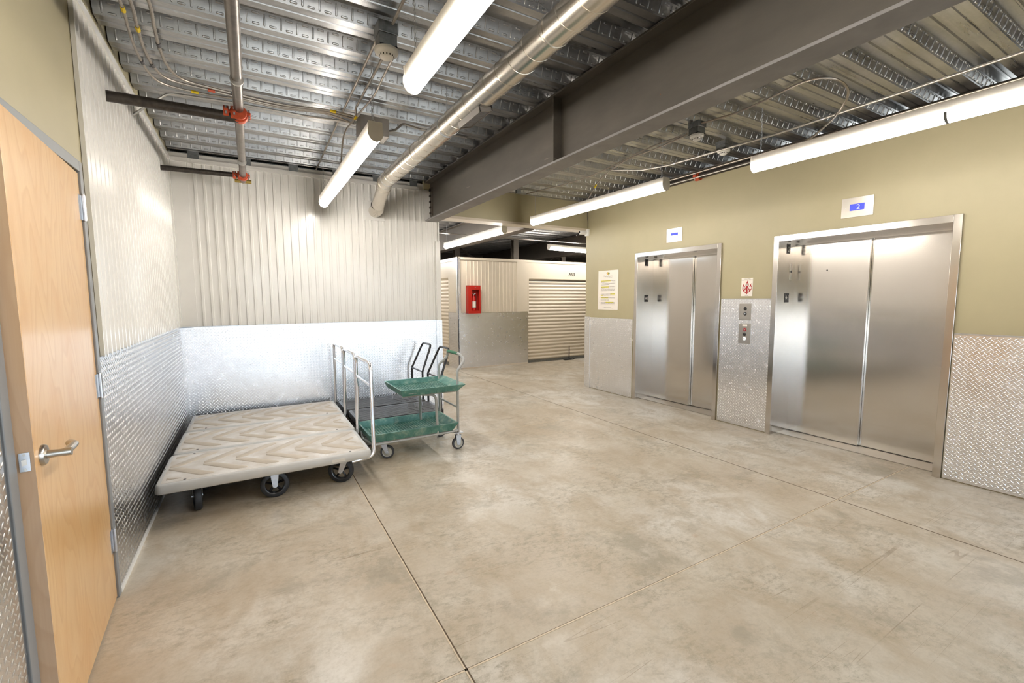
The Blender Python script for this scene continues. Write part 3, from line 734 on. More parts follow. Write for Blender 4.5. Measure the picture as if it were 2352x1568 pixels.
def junction(name, label, cx, cy, z0, z1, sx, sy, mat='box_steel'):
    t = tag(MB().box(-sx/2, sx/2, -sy/2, sy/2, 0, z1-z0).build(name, mat, bevel=.003, loc=(cx, cy, z0)), label, 'electrical box')
    return t
def smoke(label, cx, cy, ztop, boxh, two=True, r=.058):
    t = thing('smoke_detector', label, 'smoke detector', (cx, cy, ztop), 0, 'smoke detectors on the deck')
    m = MB(); m.box(-.055, .055, -.055, .055, -boxh*.5, 0); m.box(-.05, .05, -.05, .05, -boxh, -boxh*.5-.002); m.box(-.058, .058, -.058, -.05, -boxh*.52, -boxh*.48)
    bx = m.build('mounting_box', 'box_steel', t, bevel=.002)
    k = MB(); k.box(-.05, .05, -.052, .052, -boxh-.008, -boxh); k.build('dark_gasket', 'black', bx)
    d = MB(); d.smooth = 60
    h = -boxh-.008
    d.lathe([(0, h), (r, h), (r, h-.012), (r*.93, h-.022), (r*.62, h-.030), (r*.58, h-.042), (r*.40, h-.050), (0, h-.052)], (0, 0, 0), 'z', 32)
    hd = d.build('detector_head', 'white', t)
    v = MB()
    for q in range(14):
        a = 2*pi*q/14; v.box(-.003, .003, -.0015, .0015, 0, 0) if 0 else v.cyl((r*.595*cos(a), r*.595*sin(a), h-.032), (r*.595*cos(a), r*.595*sin(a), h-.040), .0035, 5)
    v.build('vent_slots', 'glass_dark', hd)
    return t
smoke('smoke detector on a galvanized box in the left bay, above the conduit pair', .755, 2.73, DECK, .125, r=.068)
smoke('smoke detector on a taller box close to the right side of the steel beam', 3.56, 2.78, DECK, .10, r=.06)
smoke('smoke detector on a short box near the top of the green wall', 4.225, 2.975, DECK, .07, r=.062)
junction('junction_box', 'plain grey junction box above the near end of the strip light on the back wall', .955, 3.95, 2.855, 3.0, .23, .18, 'box_grey')
m = MB(); m.tube([(0, 0, 0), (0, 0, .1)], .004, 6)
tag(m.build('hanger_rod', 'zinc', loc=(.955, 3.95, 3.0)), 'short threaded rod holding the grey junction box to the deck', 'hanger')
junction('junction_box', 'small steel bracket clip on the deck at the green header', 3.42, 5.68, 3.02, 3.075, .07, .05)

# ------------------------------------------------------------------ lifts
def lift(yr, label, split, number, ind):
    y0, y1 = yr; yc = (y0+y1)/2
    t = thing('elevator', label, 'elevator', (XR, yc, 0))
    a, b = y0-yc, y1-yc
    fo = .055          # frame face width
    f = MB()
    f.box(-.022, .02, b, b+fo, 0, EH+.06); f.box(-.022, .02, a-fo, a, 0, EH+.06); f.box(-.022, .02, a, b, EH, EH+.06)
    fr = f.build('door_frame', 'stainless', t, bevel=.002)
    j = MB(); j.box(.02, .40, b, b+.012, 0, EH+.02); j.box(.02, .40, a-.012, a, 0, EH+.02); j.box(.02, .40, a, b, EH, EH+.015); j.build('door_jamb', 'stainless', fr)
    # door panels
    dx0 = .315
    MB().box(dx0, dx0+.03, split-yc, b+.03, .012, EH+.01).build('door_panel', 'stainless', t, bevel=.002)
    MB().box(dx0+.035, dx0+.06, a-.03, split-yc+.05, .012, EH+.01).build('door_panel', 'stainless', t, bevel=.002)
    e = MB(); e.box(dx0-.004, dx0+.03, split-yc-.012, split-yc+.0, .012, EH); e.build('leading_edge', 'stainless', t)
    MB().box(dx0-.06, dx0+.08, a, b, EH-.03, EH+.0).build('door_header', 'stainless', t)
    MB().box(.10, .42, a, b, .001, .008).build('sill', 'nickel', t)
    MB().box(.42, .5, a, b, 0, EH).build('shaft_back', 'void', t)
    # jamb signs on the reveal that faces the viewer
    for (zz, txt, big) in ((2.035, number, True), (1.505, '\u2605'+'1', False)):
        hh = .105 if big else .10; s_ = MB().box(.135, .135+.062 if big else .135+.078, b-.004, b, zz-hh/2, zz+hh/2)
        s_ = s_.build('floor_sign', 'plate_black', fr)
        if big:
            text('numeral', number, .085, 'white', s_, (.166, b-.0048, zz-.012), 'N')
            bt = MB()
            for q in range(5): bt.cyl((.146+q*.009, b-.0055, zz+.040), (.146+q*.009, b-.004, zz+.040), .0022, 6)
            bt.build('braille_dots', 'white', s_)
        else:
            st = MB(); pts = []
            for q in range(10):
                rr = .024 if q % 2 == 0 else .010; aa = pi/2+q*pi/5; pts.append((.162+rr*cos(aa), zz+rr*sin(aa)))
            st.prism(pts, 'y', b-.0055, b-.004); st.build('star', 'white', s_)
            text('numeral', '1', .075, 'white', s_, (.196, b-.0048, zz), 'N')
    return t, yc, b
l1, yc1, b1 = lift(E1, 'narrower stainless elevator with dark centre gap, marked 1 on its jamb', 4.085, '1', None)
hole = MB().cyl((.312, 3.62-yc1, 1.78), (.317, 3.62-yc1, 1.78), .007, 10).build('door_key_hole', 'glass_dark', l1)
l2, yc2, b2 = lift(E2, 'wider stainless elevator at the right, marked 2 on its jamb', 2.06, '2', None)
MB().cyl((.312, 2.42-yc2, 1.79), (.317, 2.42-yc2, 1.79), .007, 10).build('door_key_hole', 'glass_dark', l2)
kp = MB().box(.215, .245, b2-.004, b2, 1.70, 1.87).build('key_switch_plate', 'nickel', l2)
MB().lathe([(0, -.006), (.011, -.006), (.013, 0)], (.23, b2-.004, 1.79), 'y', 16).build('key_switch', 'plate_black', kp)

def indicator(label, yc, zc, digit, w_=.25, mat='nickel'):
    t = wall_thing('floor_indicator', label, 'floor indicator', (XR-.001, yc, zc), 'E', 'lift floor indicators')
    MB().box(-w_/2, w_/2, -.09, .09, 0, .004).build('face_plate', mat, t, bevel=.001)
    lc = MB().box(-.058, .058, -.03, .03, .004, .006).build('screen', 'lcd', t)
    if digit: text('digit', digit, .062, 'lcd_digit', lc, (0.01, -.002, .0065))
    else: MB().box(-.055, .055, -.03, -.002, .006, .0065).build('screen_glare', 'lcd_digit', lc)
    k = MB(); k.cyl((-.095, 0, .004), (-.095, 0, .0055), .004, 8); k.cyl((.095, 0, .004), (.095, 0, .0055), .004, 8); k.build('screw', 'zinc', t)
    return t
indicator('steel plate with small blue screen above the narrower elevator', 4.132, 2.341, None)
indicator('steel plate with blue screen reading 2 above the wider elevator', 2.053, 2.341, '2', .255)

def call_panel(label, yc, zc, h, buttons):
    t = wall_thing('call_panel', label, 'elevator call panel', (XR-.009, yc, zc), 'E', 'elevator call panels')
    MB().box(-.073, .073, -h/2, h/2, 0, .005).build('face_plate', 'nickel', t, bevel=.001)
    for (dy, mt, ring) in buttons:
        bt = MB(); bt.lathe([(0, .011), (.014, .011), (.017, .009), (.0205, .005)], (0, dy, 0), 'z', 20); o = bt.build('button', ring, t)
        MB().lathe([(0, .0125), (.008, .0125), (.0095, .0105)], (0, dy, 0), 'z', 16).build('button_centre', mt, o)
    return t
call_panel('upper steel call panel with two dark buttons on the diamond plate between the elevators', 3.092, 1.347, .190, [(.035, 'plate_black', 'plate_black'), (-.022, 'zinc', 'plate_black')])
cp = call_panel('lower steel fire service panel with a red ringed switch between the elevators', 3.088, 1.097, .232, [(.045, 'zinc', 'fire_red'), (-.008, 'plate_black', 'plate_black'), (-.058, 'white', 'white_button')])
MB().box(-.028, .028, .085, .105, .005, .006).build('white_label', 'paper', cp)
# fire sign
fs = wall_thing('fire_sign', 'white sign with red flames between the two elevators', 'sign', (XR-.001, 3.09, 1.628), 'E')
MB().box(-.068, .068, -.103, .103, 0, .003).build('sign_panel', 'paper', fs)
def flame(cx, cy, s, lean):
    pr = [(.0, -.62), (.14, -.36), (.25, -.14), (.25, .08), (.17, .26), (.08, .40), (.09, .66), (-.03, .48), (-.12, .28), (-.23, .08), (-.25, -.14), (-.14, -.36)]
    p = [(cx+(x+lean*y)*s, cy+y*s) for x, y in pr]; return p
for (cx, cy, s, ln) in ((-.037, -.008, .078, -.10), (.039, -.008, .078, .10), (0.002, .027, .078, 0)):
    f = MB().prism(flame(cx, cy, s, ln), 'z', .003, .0036).build('flame', 'fire_red', fs)
    MB().cyl((cx, cy, .0036), (cx, cy, .0042), .0155, 20).build('pictogram_disc', 'paper', f)
    k = MB(); k.cyl((cx, cy+.006, .0042), (cx, cy+.006, .0046), .003, 8); k.box(cx-.004, cx+.004, cy-.007, cy+.003, .0042, .0046); k.build('pictogram', 'ink', f)
f = MB().prism([(-.012, .012), (.016, .012), (.008, -.02), (.012, -.045), (.0, -.072), (-.012, -.045), (-.016, -.02)], 'z', .003, .0035).build('flame', 'fire_red', fs)
f = MB().prism([(-.048, -.035), (-.018, -.05), (.0, -.066), (.018, -.05), (.05, -.035), (.02, -.062), (0, -.082), (-.02, -.062)], 'z', .003, .0034).build('flame', 'fire_red', fs)
text('lettering', 'In Case Of Fire', .0125, 'ink', fs, (0, .092, .003), ext=.0004); text('lettering', 'Elevators Are Out Of Order', .0115, 'ink', fs, (0, .081, .003), ext=.0004)
text('lettering', 'Use Exit', .0125, 'ink', fs, (0, -.094, .003), ext=.0004)
# notice
nt = wall_thing('notice_poster', 'white printed notice with yellow highlighted lines on the green wall', 'poster', (XR-.001, 5.395, 1.640), 'E')
PW, PH = .455, .62
MB().box(-PW/2, PW/2, -PH/2, PH/2, 0, .006).build('poster_board', 'paper', nt)
lg = MB().prism([(-.035, .262), (-.012, .285), (-.012, .278), (-.022, .262), (-.012, .246), (-.012, .239)], 'z', .006, .0066).build('logo', 'logo_navy', nt)
MB().prism([(-.02, .262), (0, .287), (.008, .275), (-.004, .262), (.008, .249), (0, .237)], 'z', .0066, .0070).build('logo_mark', 'logo_gold', lg)
MB().prism([(-.002, .262), (.018, .288), (.038, .262), (.018, .236)], 'z', .006, .0074).build('logo_mark', 'logo_green', lg)
text('lettering', 'MaineSpace', .036, 'grey_ink', nt, (0, .218, .006), ext=.0004, spacing=1.15)
ln = MB(); hl = MB()
random.seed(3)
def words(x0, x1, yy, h=.006):
    x = x0
    while x < x1-.01:
        w_ = random.uniform(.010, .035); ln.box(x, min(x+w_, x1), yy-h/2, yy+h/2, .006, .0066); x += w_+.005
words(-.09, .09, .192, .004)
rows = [(.145, -.165, .06, 1), (.125, 0, 0, 0), (.105, 0, 0, 0), (.085, 0, .0, -1), (.05, -.165, .02, 1), (.031, 0, 0, 0), (.012, 0, 0, 0), (-.007, 0, 0, 0), (-.026, 0, 0, -2), (-.063, .055, .165, 1), (-.082, -.165, -.10, 1), (-.119, -.165, .01, 1), (-.138, 0, 0, 0), (-.157, 0, 0, -1), (-.193, -.05, .13, 1), (-.212, 0, 0, 0), (-.231, 0, 0, 0)]
for (yy, h0, h1, kind) in rows:
    words(-.165, .165 if kind >= 0 else (.03 if kind == -1 else -.14), yy)
    if kind == 1: hl.box(h0, h1, yy-.008, yy+.008, .006, .0063)
for yy in (.140, .046, -.066, -.120, -.192): ln.box(-.195, -.190, yy-.003, yy+.003, .006, .0066)
words(-.09, .09, -.272, .004); words(-.12, .12, -.286, .004)
ln.build('printed_lines', 'grey_ink', nt); hl.build('highlighter', 'highlight', nt)

# ------------------------------------------------------------------ security camera
sc_ = thing('security_camera', 'small white security camera at the end corner of the green wall', 'camera', (XR-.012, YB-.005, 2.60))
MB().box(-.02, .05, -.045, .045, -.055, .055).build('mount_box', 'white', sc_, bevel=.008)
cb = MB(); cb.smooth = 60; cb.X = Matrix.Translation((-.06, .02, .0)) @ Matrix.Rotation(R(-15), 4, 'Z')
cb.lathe([(0, -.075), (.030, -.072), (.037, -.05), (.037, .02), (.030, .045), (0, .05)], (0, 0, 0), 'x', 24); cb_ = cb.build('camera_body', 'white', sc_)
k = MB(); k.X = cb.X; k.lathe([(0, -.077), (.020, -.0765), (.024, -.07)], (0, 0, 0), 'x', 20); k.build('lens', 'glass_dark', cb_)
MB().tube([(.03, 0, .05), (.03, 0, .075)], .012, 10).build('cable_gland', 'white', sc_)
cc = MB(); cc.tube(spline([(0, 0, 0), (-.02, -.02, .10), (-.04, -.03, .20), (-.03, -.03, .34), (-.02, -.02, .47)], 6), .004, 6)
tag(cc.build('camera_cable', 'dark_tape', loc=(XR+.01-.012, YB-.01, 2.675)), 'thin dark cable rising from the white security camera', 'cable')

# ------------------------------------------------------------------ storage units beyond
FY = 8.83; FX = 3.81; FT = 2.39
w = MB(); w.box(FX+.02, 5.577, FY+.03, FY+.15, 0, FT); w.box(5.577, 12, FY+.02, FY+.15, 1.975, FT); w.box(8.4, 12, FY+.02, FY+.15, 0, 1.975)
w.box(FX+.02, FX+.15, FY+.15, 9.40, 0, FT); w.box(FX+.02, FX+.15, 9.40, 14, 1.985, FT); w.box(FX+.02, FX+.15, 12.0, 14, 0, FT)
w.box(FX+.02, 12, FY+.02, 14, FT-.01, FT)
struct(w.build('wall_storage', 'cream_metal'))
w = MB(); w.ribs(FX+.16, 5.28, .0828*1.08, CORR, lambda u, d, t: (u, FY+.02-d, t), FT-.06, 1.215)
struct(w.build('wall_storage_liner', 'cream_metal'))
w = MB(); w.box(FX, 12, FY, FY+.02, FT-.045, FT+.01); w.box(5.28, 5.575, FY+.002, FY+.02, 1.215, FT-.04); w.box(5.565, 5.60, FY+.0, FY+.02, 1.2, 2.0)
w.box(FX, FX+.02, FY, 14, FT-.06, FT+.01)
struct(w.build('trim_22', 'cream_metal'))
plate('trim_23', [(FX+.03, 5.575, FY+.004, FY+.016, .02, 1.215), (FX-.004, FX+.07, FY-.004, FY+.02, 0, FT)], 'y-')
plate('trim_25', [(FX-.006, FX+.02, FY-.004, FY+.07, 0, FT), (FX+.004, FX+.02, FY+.07, 9.38, .0, 1.215)], 'x-')
struct(MB().box(FX+.05, 5.575, FY-.004, FY+.012, 0, .025).build('trim_24', 'cream_metal'))
def roll_door(name, place, u0, u1, z1, z0=.0):
    m = MB(); m.smooth = 80
    prof = [(0, 0), (.008, .004), (.02, .013), (.034, .016), (.048, .013), (.06, .004), (.068, 0), (.074, -.004)]
    m.ribs(z0+.06, z1, .082, prof, place, u0, u1)
    o = struct(m.build(name, 'cream_metal'))
    return o
d2 = roll_door('door_2', lambda u, d, t: (t, FY+.075-d, u), 8.38, 5.58, 1.99)
MB().box(5.58, 8.38, FY+.05, FY+.09, 0.0, .06).build('bottom_bar', 'box_steel', d2)
MB().box(5.58, 8.38, FY+.07, FY+.10, 1.85, 1.99).build('drum_shade', 'box_grey', d2)
text('unit_number', 'A53', .115, 'ink', d2, (6.86, FY+.019, 2.095), 'N', bold=.003)
d3 = roll_door('door_3', lambda u, d, t: (FX+.075-d, t, u), 9.41, 11.98, 1.99)
MB().box(FX+.05, FX+.09, 9.41, 11.98, 0, .06).build('bottom_bar', 'box_steel', d3)
# hasp / bar standing at the far roll door
hp = thing('door_stop_tool', 'small black upright bar with a looped base on the floor by the far roll-up door', 'tool', (6.76, 8.80, 0))
MB().tube([(0, 0, .02), (0, -.0, .33)], .011, 8).build('upright_bar', 'black', hp)
k = MB(); k.box(-.16, .05, -.05, .03, .001, .02); k.tube(fillet([(0, 0, .035), (.09, -.03, .05), (.13, -.05, .012), (.02, -.07, .012)], .03), .008, 6); k.build('looped_base', 'black', hp)
# extinguisher cabinet
fc = wall_thing('extinguisher_cabinet', 'red metal cabinet holding an extinguisher on the far corrugated partition', 'cabinet', (4.145, FY+.003, 1.50), 'N')
CW, CH, CDp = .29, .60, .11
m = MB()
m.box(-CW/2, -CW/2+.01, -CH/2, CH/2, .0, CDp); m.box(CW/2-.01, CW/2, -CH/2, CH/2, 0, CDp); m.box(-CW/2, CW/2, CH/2-.01, CH/2, 0, CDp); m.box(-CW/2, CW/2, -CH/2, -CH/2+.01, 0, CDp); m.box(-CW/2, CW/2, -CH/2, CH/2, 0, .004)
m.build('cabinet_body', 'red', fc)
m = MB(); a, b = CW/2, CH/2
x0, x1, z0, z1 = -a+.085, a-.035, -b+.06, b-.09
m.box(-a, x0, -b, b, CDp, CDp+.012); m.box(x1, a, -b, b, CDp, CDp+.012); m.box(x0, x1, z1, b, CDp, CDp+.012); m.box(x0, x1, -b, z0, CDp, CDp+.012)
m.box(x0-.013, x0-.001, z0, z1, CDp+.0125, CDp+.022); m.box(x0-.013, x1+.013, z1+.001, z1+.012, CDp+.0125, CDp+.022)
dr = m.build('cabinet_door', 'red', fc)
MB().cyl((.02, b-.045, CDp+.012), (.02, b-.045, CDp+.022), .010, 12).build('latch', 'zinc', dr)
ex = thing('fire_extinguisher', 'small red fire extinguisher with white label inside the red cabinet', 'fire extinguisher', (4.155, FY-.055, 1.50-CH/2+.012))
m = MB(); m.smooth = 50; m.lathe([(0, 0), (.044, .0), (.047, .01), (.047, .30), (.040, .335), (.020, .355), (.016, .375), (0, .376)], (0, 0, 0), 'z', 24); m.build('cylinder', 'red_gloss', ex)
MB().lathe([(.0475, .115), (.0478, .25)], (0, 0, 0), 'z', 24).build('paper_label', 'paper', ex)
MB().lathe([(.0476, .105), (.0479, .115)], (0, 0, 0), 'z', 24).build('label_band', 'logo_navy', ex)
m = MB(); m.cyl((0, 0, .376), (0, 0, .405), .012, 10); m.tube([(.0, -.0, .40), (-.05, -.01, .425)], .006, 6); m.tube([(0, 0, .395), (.045, -.01, .42)], .006, 6); m.build('valve_handle', 'zinc', ex)
m = MB(); m.tube(spline([(.01, 0, .39), (.055, .0, .38), (.062, .01, .30), (.058, .01, .16)], 5), .006, 6); m.build('hose', 'black', ex)

# ------------------------------------------------------------------ steelwork beyond
def ibeam(name, label, x, y0, y1, z0, z1, wd=.17, axis='y'):
    m = MB()
    if axis == 'y': m.box(-wd/2, wd/2, 0, y1-y0, 0, .016); m.box(-.006, .006, 0, y1-y0, .016, z1-z0-.016); m.box(-wd/2, wd/2, 0, y1-y0, z1-z0-.016, z1-z0)
    return tag(m.build(name, 'dark_steel', loc=(x, y0, z0)), label, 'beam')
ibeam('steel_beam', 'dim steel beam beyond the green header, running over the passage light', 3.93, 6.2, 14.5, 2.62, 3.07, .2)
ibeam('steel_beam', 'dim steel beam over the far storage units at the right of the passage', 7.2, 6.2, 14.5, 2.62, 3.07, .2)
def column(label, x, y):
    m = MB(); m.box(-.075, .075, -.08, -.07, 0, 3.05); m.box(-.075, .075, .07, .08, 0, 3.05); m.box(-.005, .005, -.07, .07, 0, 3.05)
    return tag(m.build('steel_column', 'grey_pipe_matte', loc=(x, y, 0)), label, 'column')
column('grey steel column rising behind the storage partition, centre of the passage view', 6.03, 10.2)
column('grey steel column behind the storage partition, near the extinguisher corner', 4.98, 11.6)
column('grey steel column behind the partition, nearest the security camera', 8.6, 11.6)
def brace(label, a, b):
    m = MB(); a, b = Vector(a), Vector(b); m.tube([Vector((0, 0, 0)), b-a], .035, 4)
    return tag(m.build('steel_brace', 'dark_steel', loc=a), label, 'brace')
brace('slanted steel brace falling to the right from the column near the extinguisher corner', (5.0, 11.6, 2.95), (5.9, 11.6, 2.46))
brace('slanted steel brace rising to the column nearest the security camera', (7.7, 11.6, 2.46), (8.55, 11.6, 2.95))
p3 = MB().tube([(0, 0, 0), (7, .0, .0)], .03, 12); tag(p3.build('sprinkler_pipe', 'dark_pipe', loc=(2.5, 7.6, 2.93)), 'dark sprinkler pipe crossing the passage under the far deck', 'pipe')
p3 = MB().tube([(0, 0, 0), (8, .0, .0)], .011, 8); tag(p3.build('conduit', 'conduit', loc=(2.4, 8.6, 2.83)), 'thin pale conduit crossing the passage above the storage partition', 'conduit')
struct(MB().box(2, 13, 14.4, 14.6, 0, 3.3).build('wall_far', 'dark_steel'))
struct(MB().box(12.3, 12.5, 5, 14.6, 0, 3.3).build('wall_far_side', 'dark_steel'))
es = MB(); es.box(0, .022, -.03, .03, -.10, .10); tag(es.build('wall_sensor', 'white', bevel=.004, loc=(XBE+.014, YB+.08, 2.22)), 'thin white sensor box on the end edge of the corrugated back wall', 'sensor')

# ------------------------------------------------------------------ platform carts
def caster(parent, x, y, r, top, w_, rz, tyre, disc, fork, hub='zinc', fixed=False):
    e = MB(); Xm = Matrix.Translation((x, y, 0)) @ Matrix.Rotation(rz, 4, 'Z')
    off = .0 if fixed else .035
    e.X = Xm
    e.box(-.045, .045, -.035, .035, top-.006, top)                       # mounting plate
    e.cyl((0, 0, top-.03), (0, 0, top-.006), .026, 16)
    # fork sides
    for s_ in (-1, 1):
        yy = s_*(w_/2+.005)
        e.prism([(-.028, top-.028), (.028, top-.028), (off+.017, r-.012), (off-.0, r-.022), (off-.017, r-.012)], 'y', yy-.0025, yy+.0025)
    e.box(-.03, .03, -w_/2-.0075, w_/2+.0075, top-.032, top-.026)
    c = e.build('caster', fork, parent)
    t = MB(); t.X = Xm; t.smooth = 50
    t.lathe([(r*.72, -w_/2), (r*.93, -w_/2), (r, -w_/2+.007), (r, w_/2-.007), (r*.93, w_/2), (r*.72, w_/2), (r*.72, -w_/2)], (off, 0, r), 'y', 32)
    t.build('tyre', tyre, c)
    d = MB(); d.X = Xm
    if disc == 'spoke':
        d.lathe([(r*.66, -w_/2+.006), (r*.725, -w_/2+.002), (r*.725, w_/2-.002), (r*.66, w_/2-.006), (r*.66, -w_/2+.006)], (off, 0, r), 'y', 28)
        for q in range(5):
            a = 2*pi*q/5+.3; d.tube([(off+.01*cos(a), 0, r+.01*sin(a)), (off+r*.7*cos(a), 0, r+r*.7*sin(a))], .0085, 4)
        d.cyl((off, -w_/2, r), (off, w_/2, r), .019, 14); d.build('wheel_hub', 'black', c)
    else:
        d.lathe([(0, -w_/2+.002), (r*.3, -w_/2-.001), (r*.62, -w_/2+.003), (r*.735, -w_/2-.001), (r*.735, w_/2+.001), (r*.62, w_/2-.003), (r*.3, w_/2+.001), (0, w_/2-.002)], (off, 0, r), 'y', 28); d.build('wheel_hub', disc, c)
    ax = MB(); ax.X = Xm; ax.cyl((off, -w_/2-.012, r), (off, w_/2+.012, r), .009, 8); ax.build('axle', hub, c)
    return c
def round_rect(x0, x1, y0, y1, r, n=5):
    out = []
    for (cx, cy, a0) in ((x1-r, y1-r, 0), (x0+r, y1-r, pi/2), (x0+r, y0+r, pi), (x1-r, y0+r, 3*pi/2)):
        for i in range(n+1): a = a0+pi/2*i/n; out.append((cx+r*cos(a), cy+r*sin(a)))
    return out
def slab(m, loops):
    """loops: list of (polygon, z) bottom to top"""
    n = len(loops[0][0]); vs = []
    for poly, z in loops: vs += [(x, y, z) for x, y in poly]
    fs = [tuple(range(n))[::-1], tuple((len(loops)-1)*n+i for i in range(n))]
    for k in range(len(loops)-1): fs += [(k*n+i, k*n+(i+1) % n, (k+1)*n+(i+1) % n, (k+1)*n+i) for i in range(n)]
    m.add(vs, fs)
PL, PWd, PZ = 1.425, .703, .280
def make_platform(label):
    t = thing('platform_cart', label, 'platform cart', (0, 0, 0), 0, 'beige platform carts side by side')
    hx, hy = PL/2, PWd/2
    m = MB(); m.smooth = 35
    O = lambda e: [(x, y) for x, y in round_rect(-hx+e, hx-e, -hy+e, hy-e, max(.045-e, .012))]
    slab(m, [(O(.012), PZ-.068), (O(.002), PZ-.062), (O(0), PZ-.05), (O(.004), PZ-.014), (O(.012), PZ-.003), (O(.018), PZ), ])
    m.build('platform_edge', 'side_plastic', t)
    m = MB(); slab(m, [(O(.034), PZ-.004), (O(.036), PZ+.0012)]); m.build('platform_top', 'deck_plastic', t)
    rb = MB(); z0, z1 = PZ+.001, PZ+.0062
    def rib(poly):
        # chamfered raised rib
        c = (sum(p[0] for p in poly)/len(poly), sum(p[1] for p in poly)/len(poly))
        area = sum(poly[i][0]*poly[(i+1) % len(poly)][1]-poly[(i+1) % len(poly)][0]*poly[i][1] for i in range(len(poly)))
        if area < 0: poly = poly[::-1]
        def inset(e):
            out = []
            n = len(poly)
            for i in range(n):
                a, b, d = Vector(poly[i-1]+(0,)), Vector(poly[i]+(0,)), Vector(poly[(i+1) % n]+(0,))
                n1 = Vector((-(b-a).y, (b-a).x, 0)).normalized(); n2 = Vector((-(d-b).y, (d-b).x, 0)).normalized()
                q = (n1+n2).normalized(); q = b+q*(e/max(.35, q.dot(n1))); out.append((q.x, q.y))
            return out
        slab(rb, [(poly, z0), (inset(.003), z1-.0015), (inset(.006), z1)])
    for k in range(6):
        x0 = -.668+.2075*k
        for s_ in (-1, 1):
            pts = [(x0, s_*.010), (x0-.0, s_*.038), (x0+.205, s_*.262), (x0+.285, s_*.262), (x0+.292, s_*.245), (x0+.075, s_*.022), (x0+.03, s_*.008)]
            rib(pts)
    for s_ in (-1, 1):
        rib([(-.655, s_*.215), (-.655, s_*.262), (-.565, s_*.262), (-.60, s_*.235)])
        rib([(.565, s_*.012), (.555, s_*.03), (.63, s_*.09), (.645, s_*.075), (.60, s_*.02)])
    rb.build('raised_ribs', 'rib_plastic', t)
    k = MB(); k.cyl((-.545, -.30, PZ), (-.545, -.30, PZ+.003), .009, 8); k.cyl((-.545, .30, PZ), (-.545, .30, PZ+.003), .009, 8); k.cyl((.545, -.30, PZ), (.545, -.30, PZ+.003), .009, 8)
    k.box(-.697, -.690, -.012, .012, PZ-.001, PZ+.001); k.build('fasteners', 'dark_tape', t)
    # push handle
    hdx = hx+.018
    hp_ = fillet([(hdx-.18, -hy+.02, PZ-.075), (hdx, -hy+.03, PZ-.062), (hdx, -hy+.06, .985), (hdx, hy-.06, .985), (hdx, hy-.03, PZ-.062), (hdx-.18, hy-.02, PZ-.075)], .07, 8)
    m = MB(); m.tube(hp_, .0155, 16); m.build('push_handle', 'chrome', t)
    MB().tube([(hdx, -hy+.055, .80), (hdx, hy-.055, .80)], .0105, 12).build('cross_bar', 'chrome', t)
    for (cx, cy, rz, fx) in ((-.49, -.20, R(100), False), (.52, -.20, R(155), False), (-.49, .20, R(60), False), (.52, .20, R(20), False), (.0, -.22, 0, True), (.0, .22, 0, True)):
        caster(t, cx, cy, .1, PZ-.066, .045, rz, 'rubber', 'spoke', 'zinc', fixed=fx)
    return t
PX = .088
cart = make_platform('beige platform cart nearest the viewer, on black wheels beside the diamond plate wall')
cart.location = (PX, 4.012, 0)
MB().box(.40, .50, -PWd/2-.0006, -PWd/2+.002, PZ-.05, PZ-.028).build('white_label', 'white', cart)
c2 = copy_tree(cart); c2.location = (PX+.012, 4.722, 0); c2['label'] = 'middle beige platform cart of the three parked side by side'
c3 = copy_tree(cart); c3.location = (PX+.02, 5.432, 0); c3['label'] = 'beige platform cart against the back wall, furthest of the three'
for o in [o for o in list(c2.children)+list(c3.children) if o.name.startswith('white_label')]: bpy.data.objects.remove(o)

# black carts
def make_black(label):
    t = thing('platform_cart', label, 'platform cart', (0, 0, 0), 0, 'black platform carts behind the green cart')
    Lb, Wb, Zb = .98, .53, .245; hx, hy = Lb/2, Wb/2
    m = MB(); O = lambda e: round_rect(-hx+e, hx-e, -hy+e, hy-e, .06-e)
    slab(m, [(O(.01), Zb-.065), (O(0), Zb-.055), (O(0), Zb-.008), (O(.006), Zb)]); m.build('platform_edge', 'black', t)
    m = MB(); slab(m, [(O(.02), Zb-.004), (O(.021), Zb+.001)]); m.build('platform_top', 'black_deck', t)
    m = MB()
    for i in range(11):
        yy = -hy+.05+i*(Wb-.1)/10; m.box(-hx+.04, hx-.04, yy-.004, yy+.004, Zb, Zb+.004)
    for q in range(3):
        m.tube([(hx-.36+q*.09+.05*abs(s_)*1.2, s_*.2, Zb+.003) for s_ in (-1, -.5, 0, .5, 1)], .005, 4)
    m.build('grip_ribs', 'black_deck', t)
    x0 = hx-.03
    p = fillet([(x0, -hy+.05, Zb-.04), (x0, -hy+.05, .60), (x0+.14, -hy+.11, .93), (x0+.14, hy-.11, .93), (x0, hy-.05, .60), (x0, hy-.05, Zb-.04)], .06, 6)
    m = MB(); m.tube(p, .013, 12); m.build('push_handle', 'black', t)
    MB().tube([(x0, -hy+.05, .60), (x0, hy-.05, .60)], .010, 10).build('cross_bar', 'black', t)
    for (cx, cy) in ((-.36, -.18), (.36, -.18), (-.36, .18), (.36, .18)): caster(t, cx, cy, .0625, Zb-.062, .03, 0, 'rubber', 'wheel_grey', 'zinc')
    return t
bk = make_black('black platform cart with bent black handle, directly behind the green two-tier cart')
bk.location = (1.385, 5.03, 0)
bk2 = copy_tree(bk); bk2.location = (1.365, 5.60, 0); bk2['label'] = 'black platform cart against the back wall, behind the other black cart'

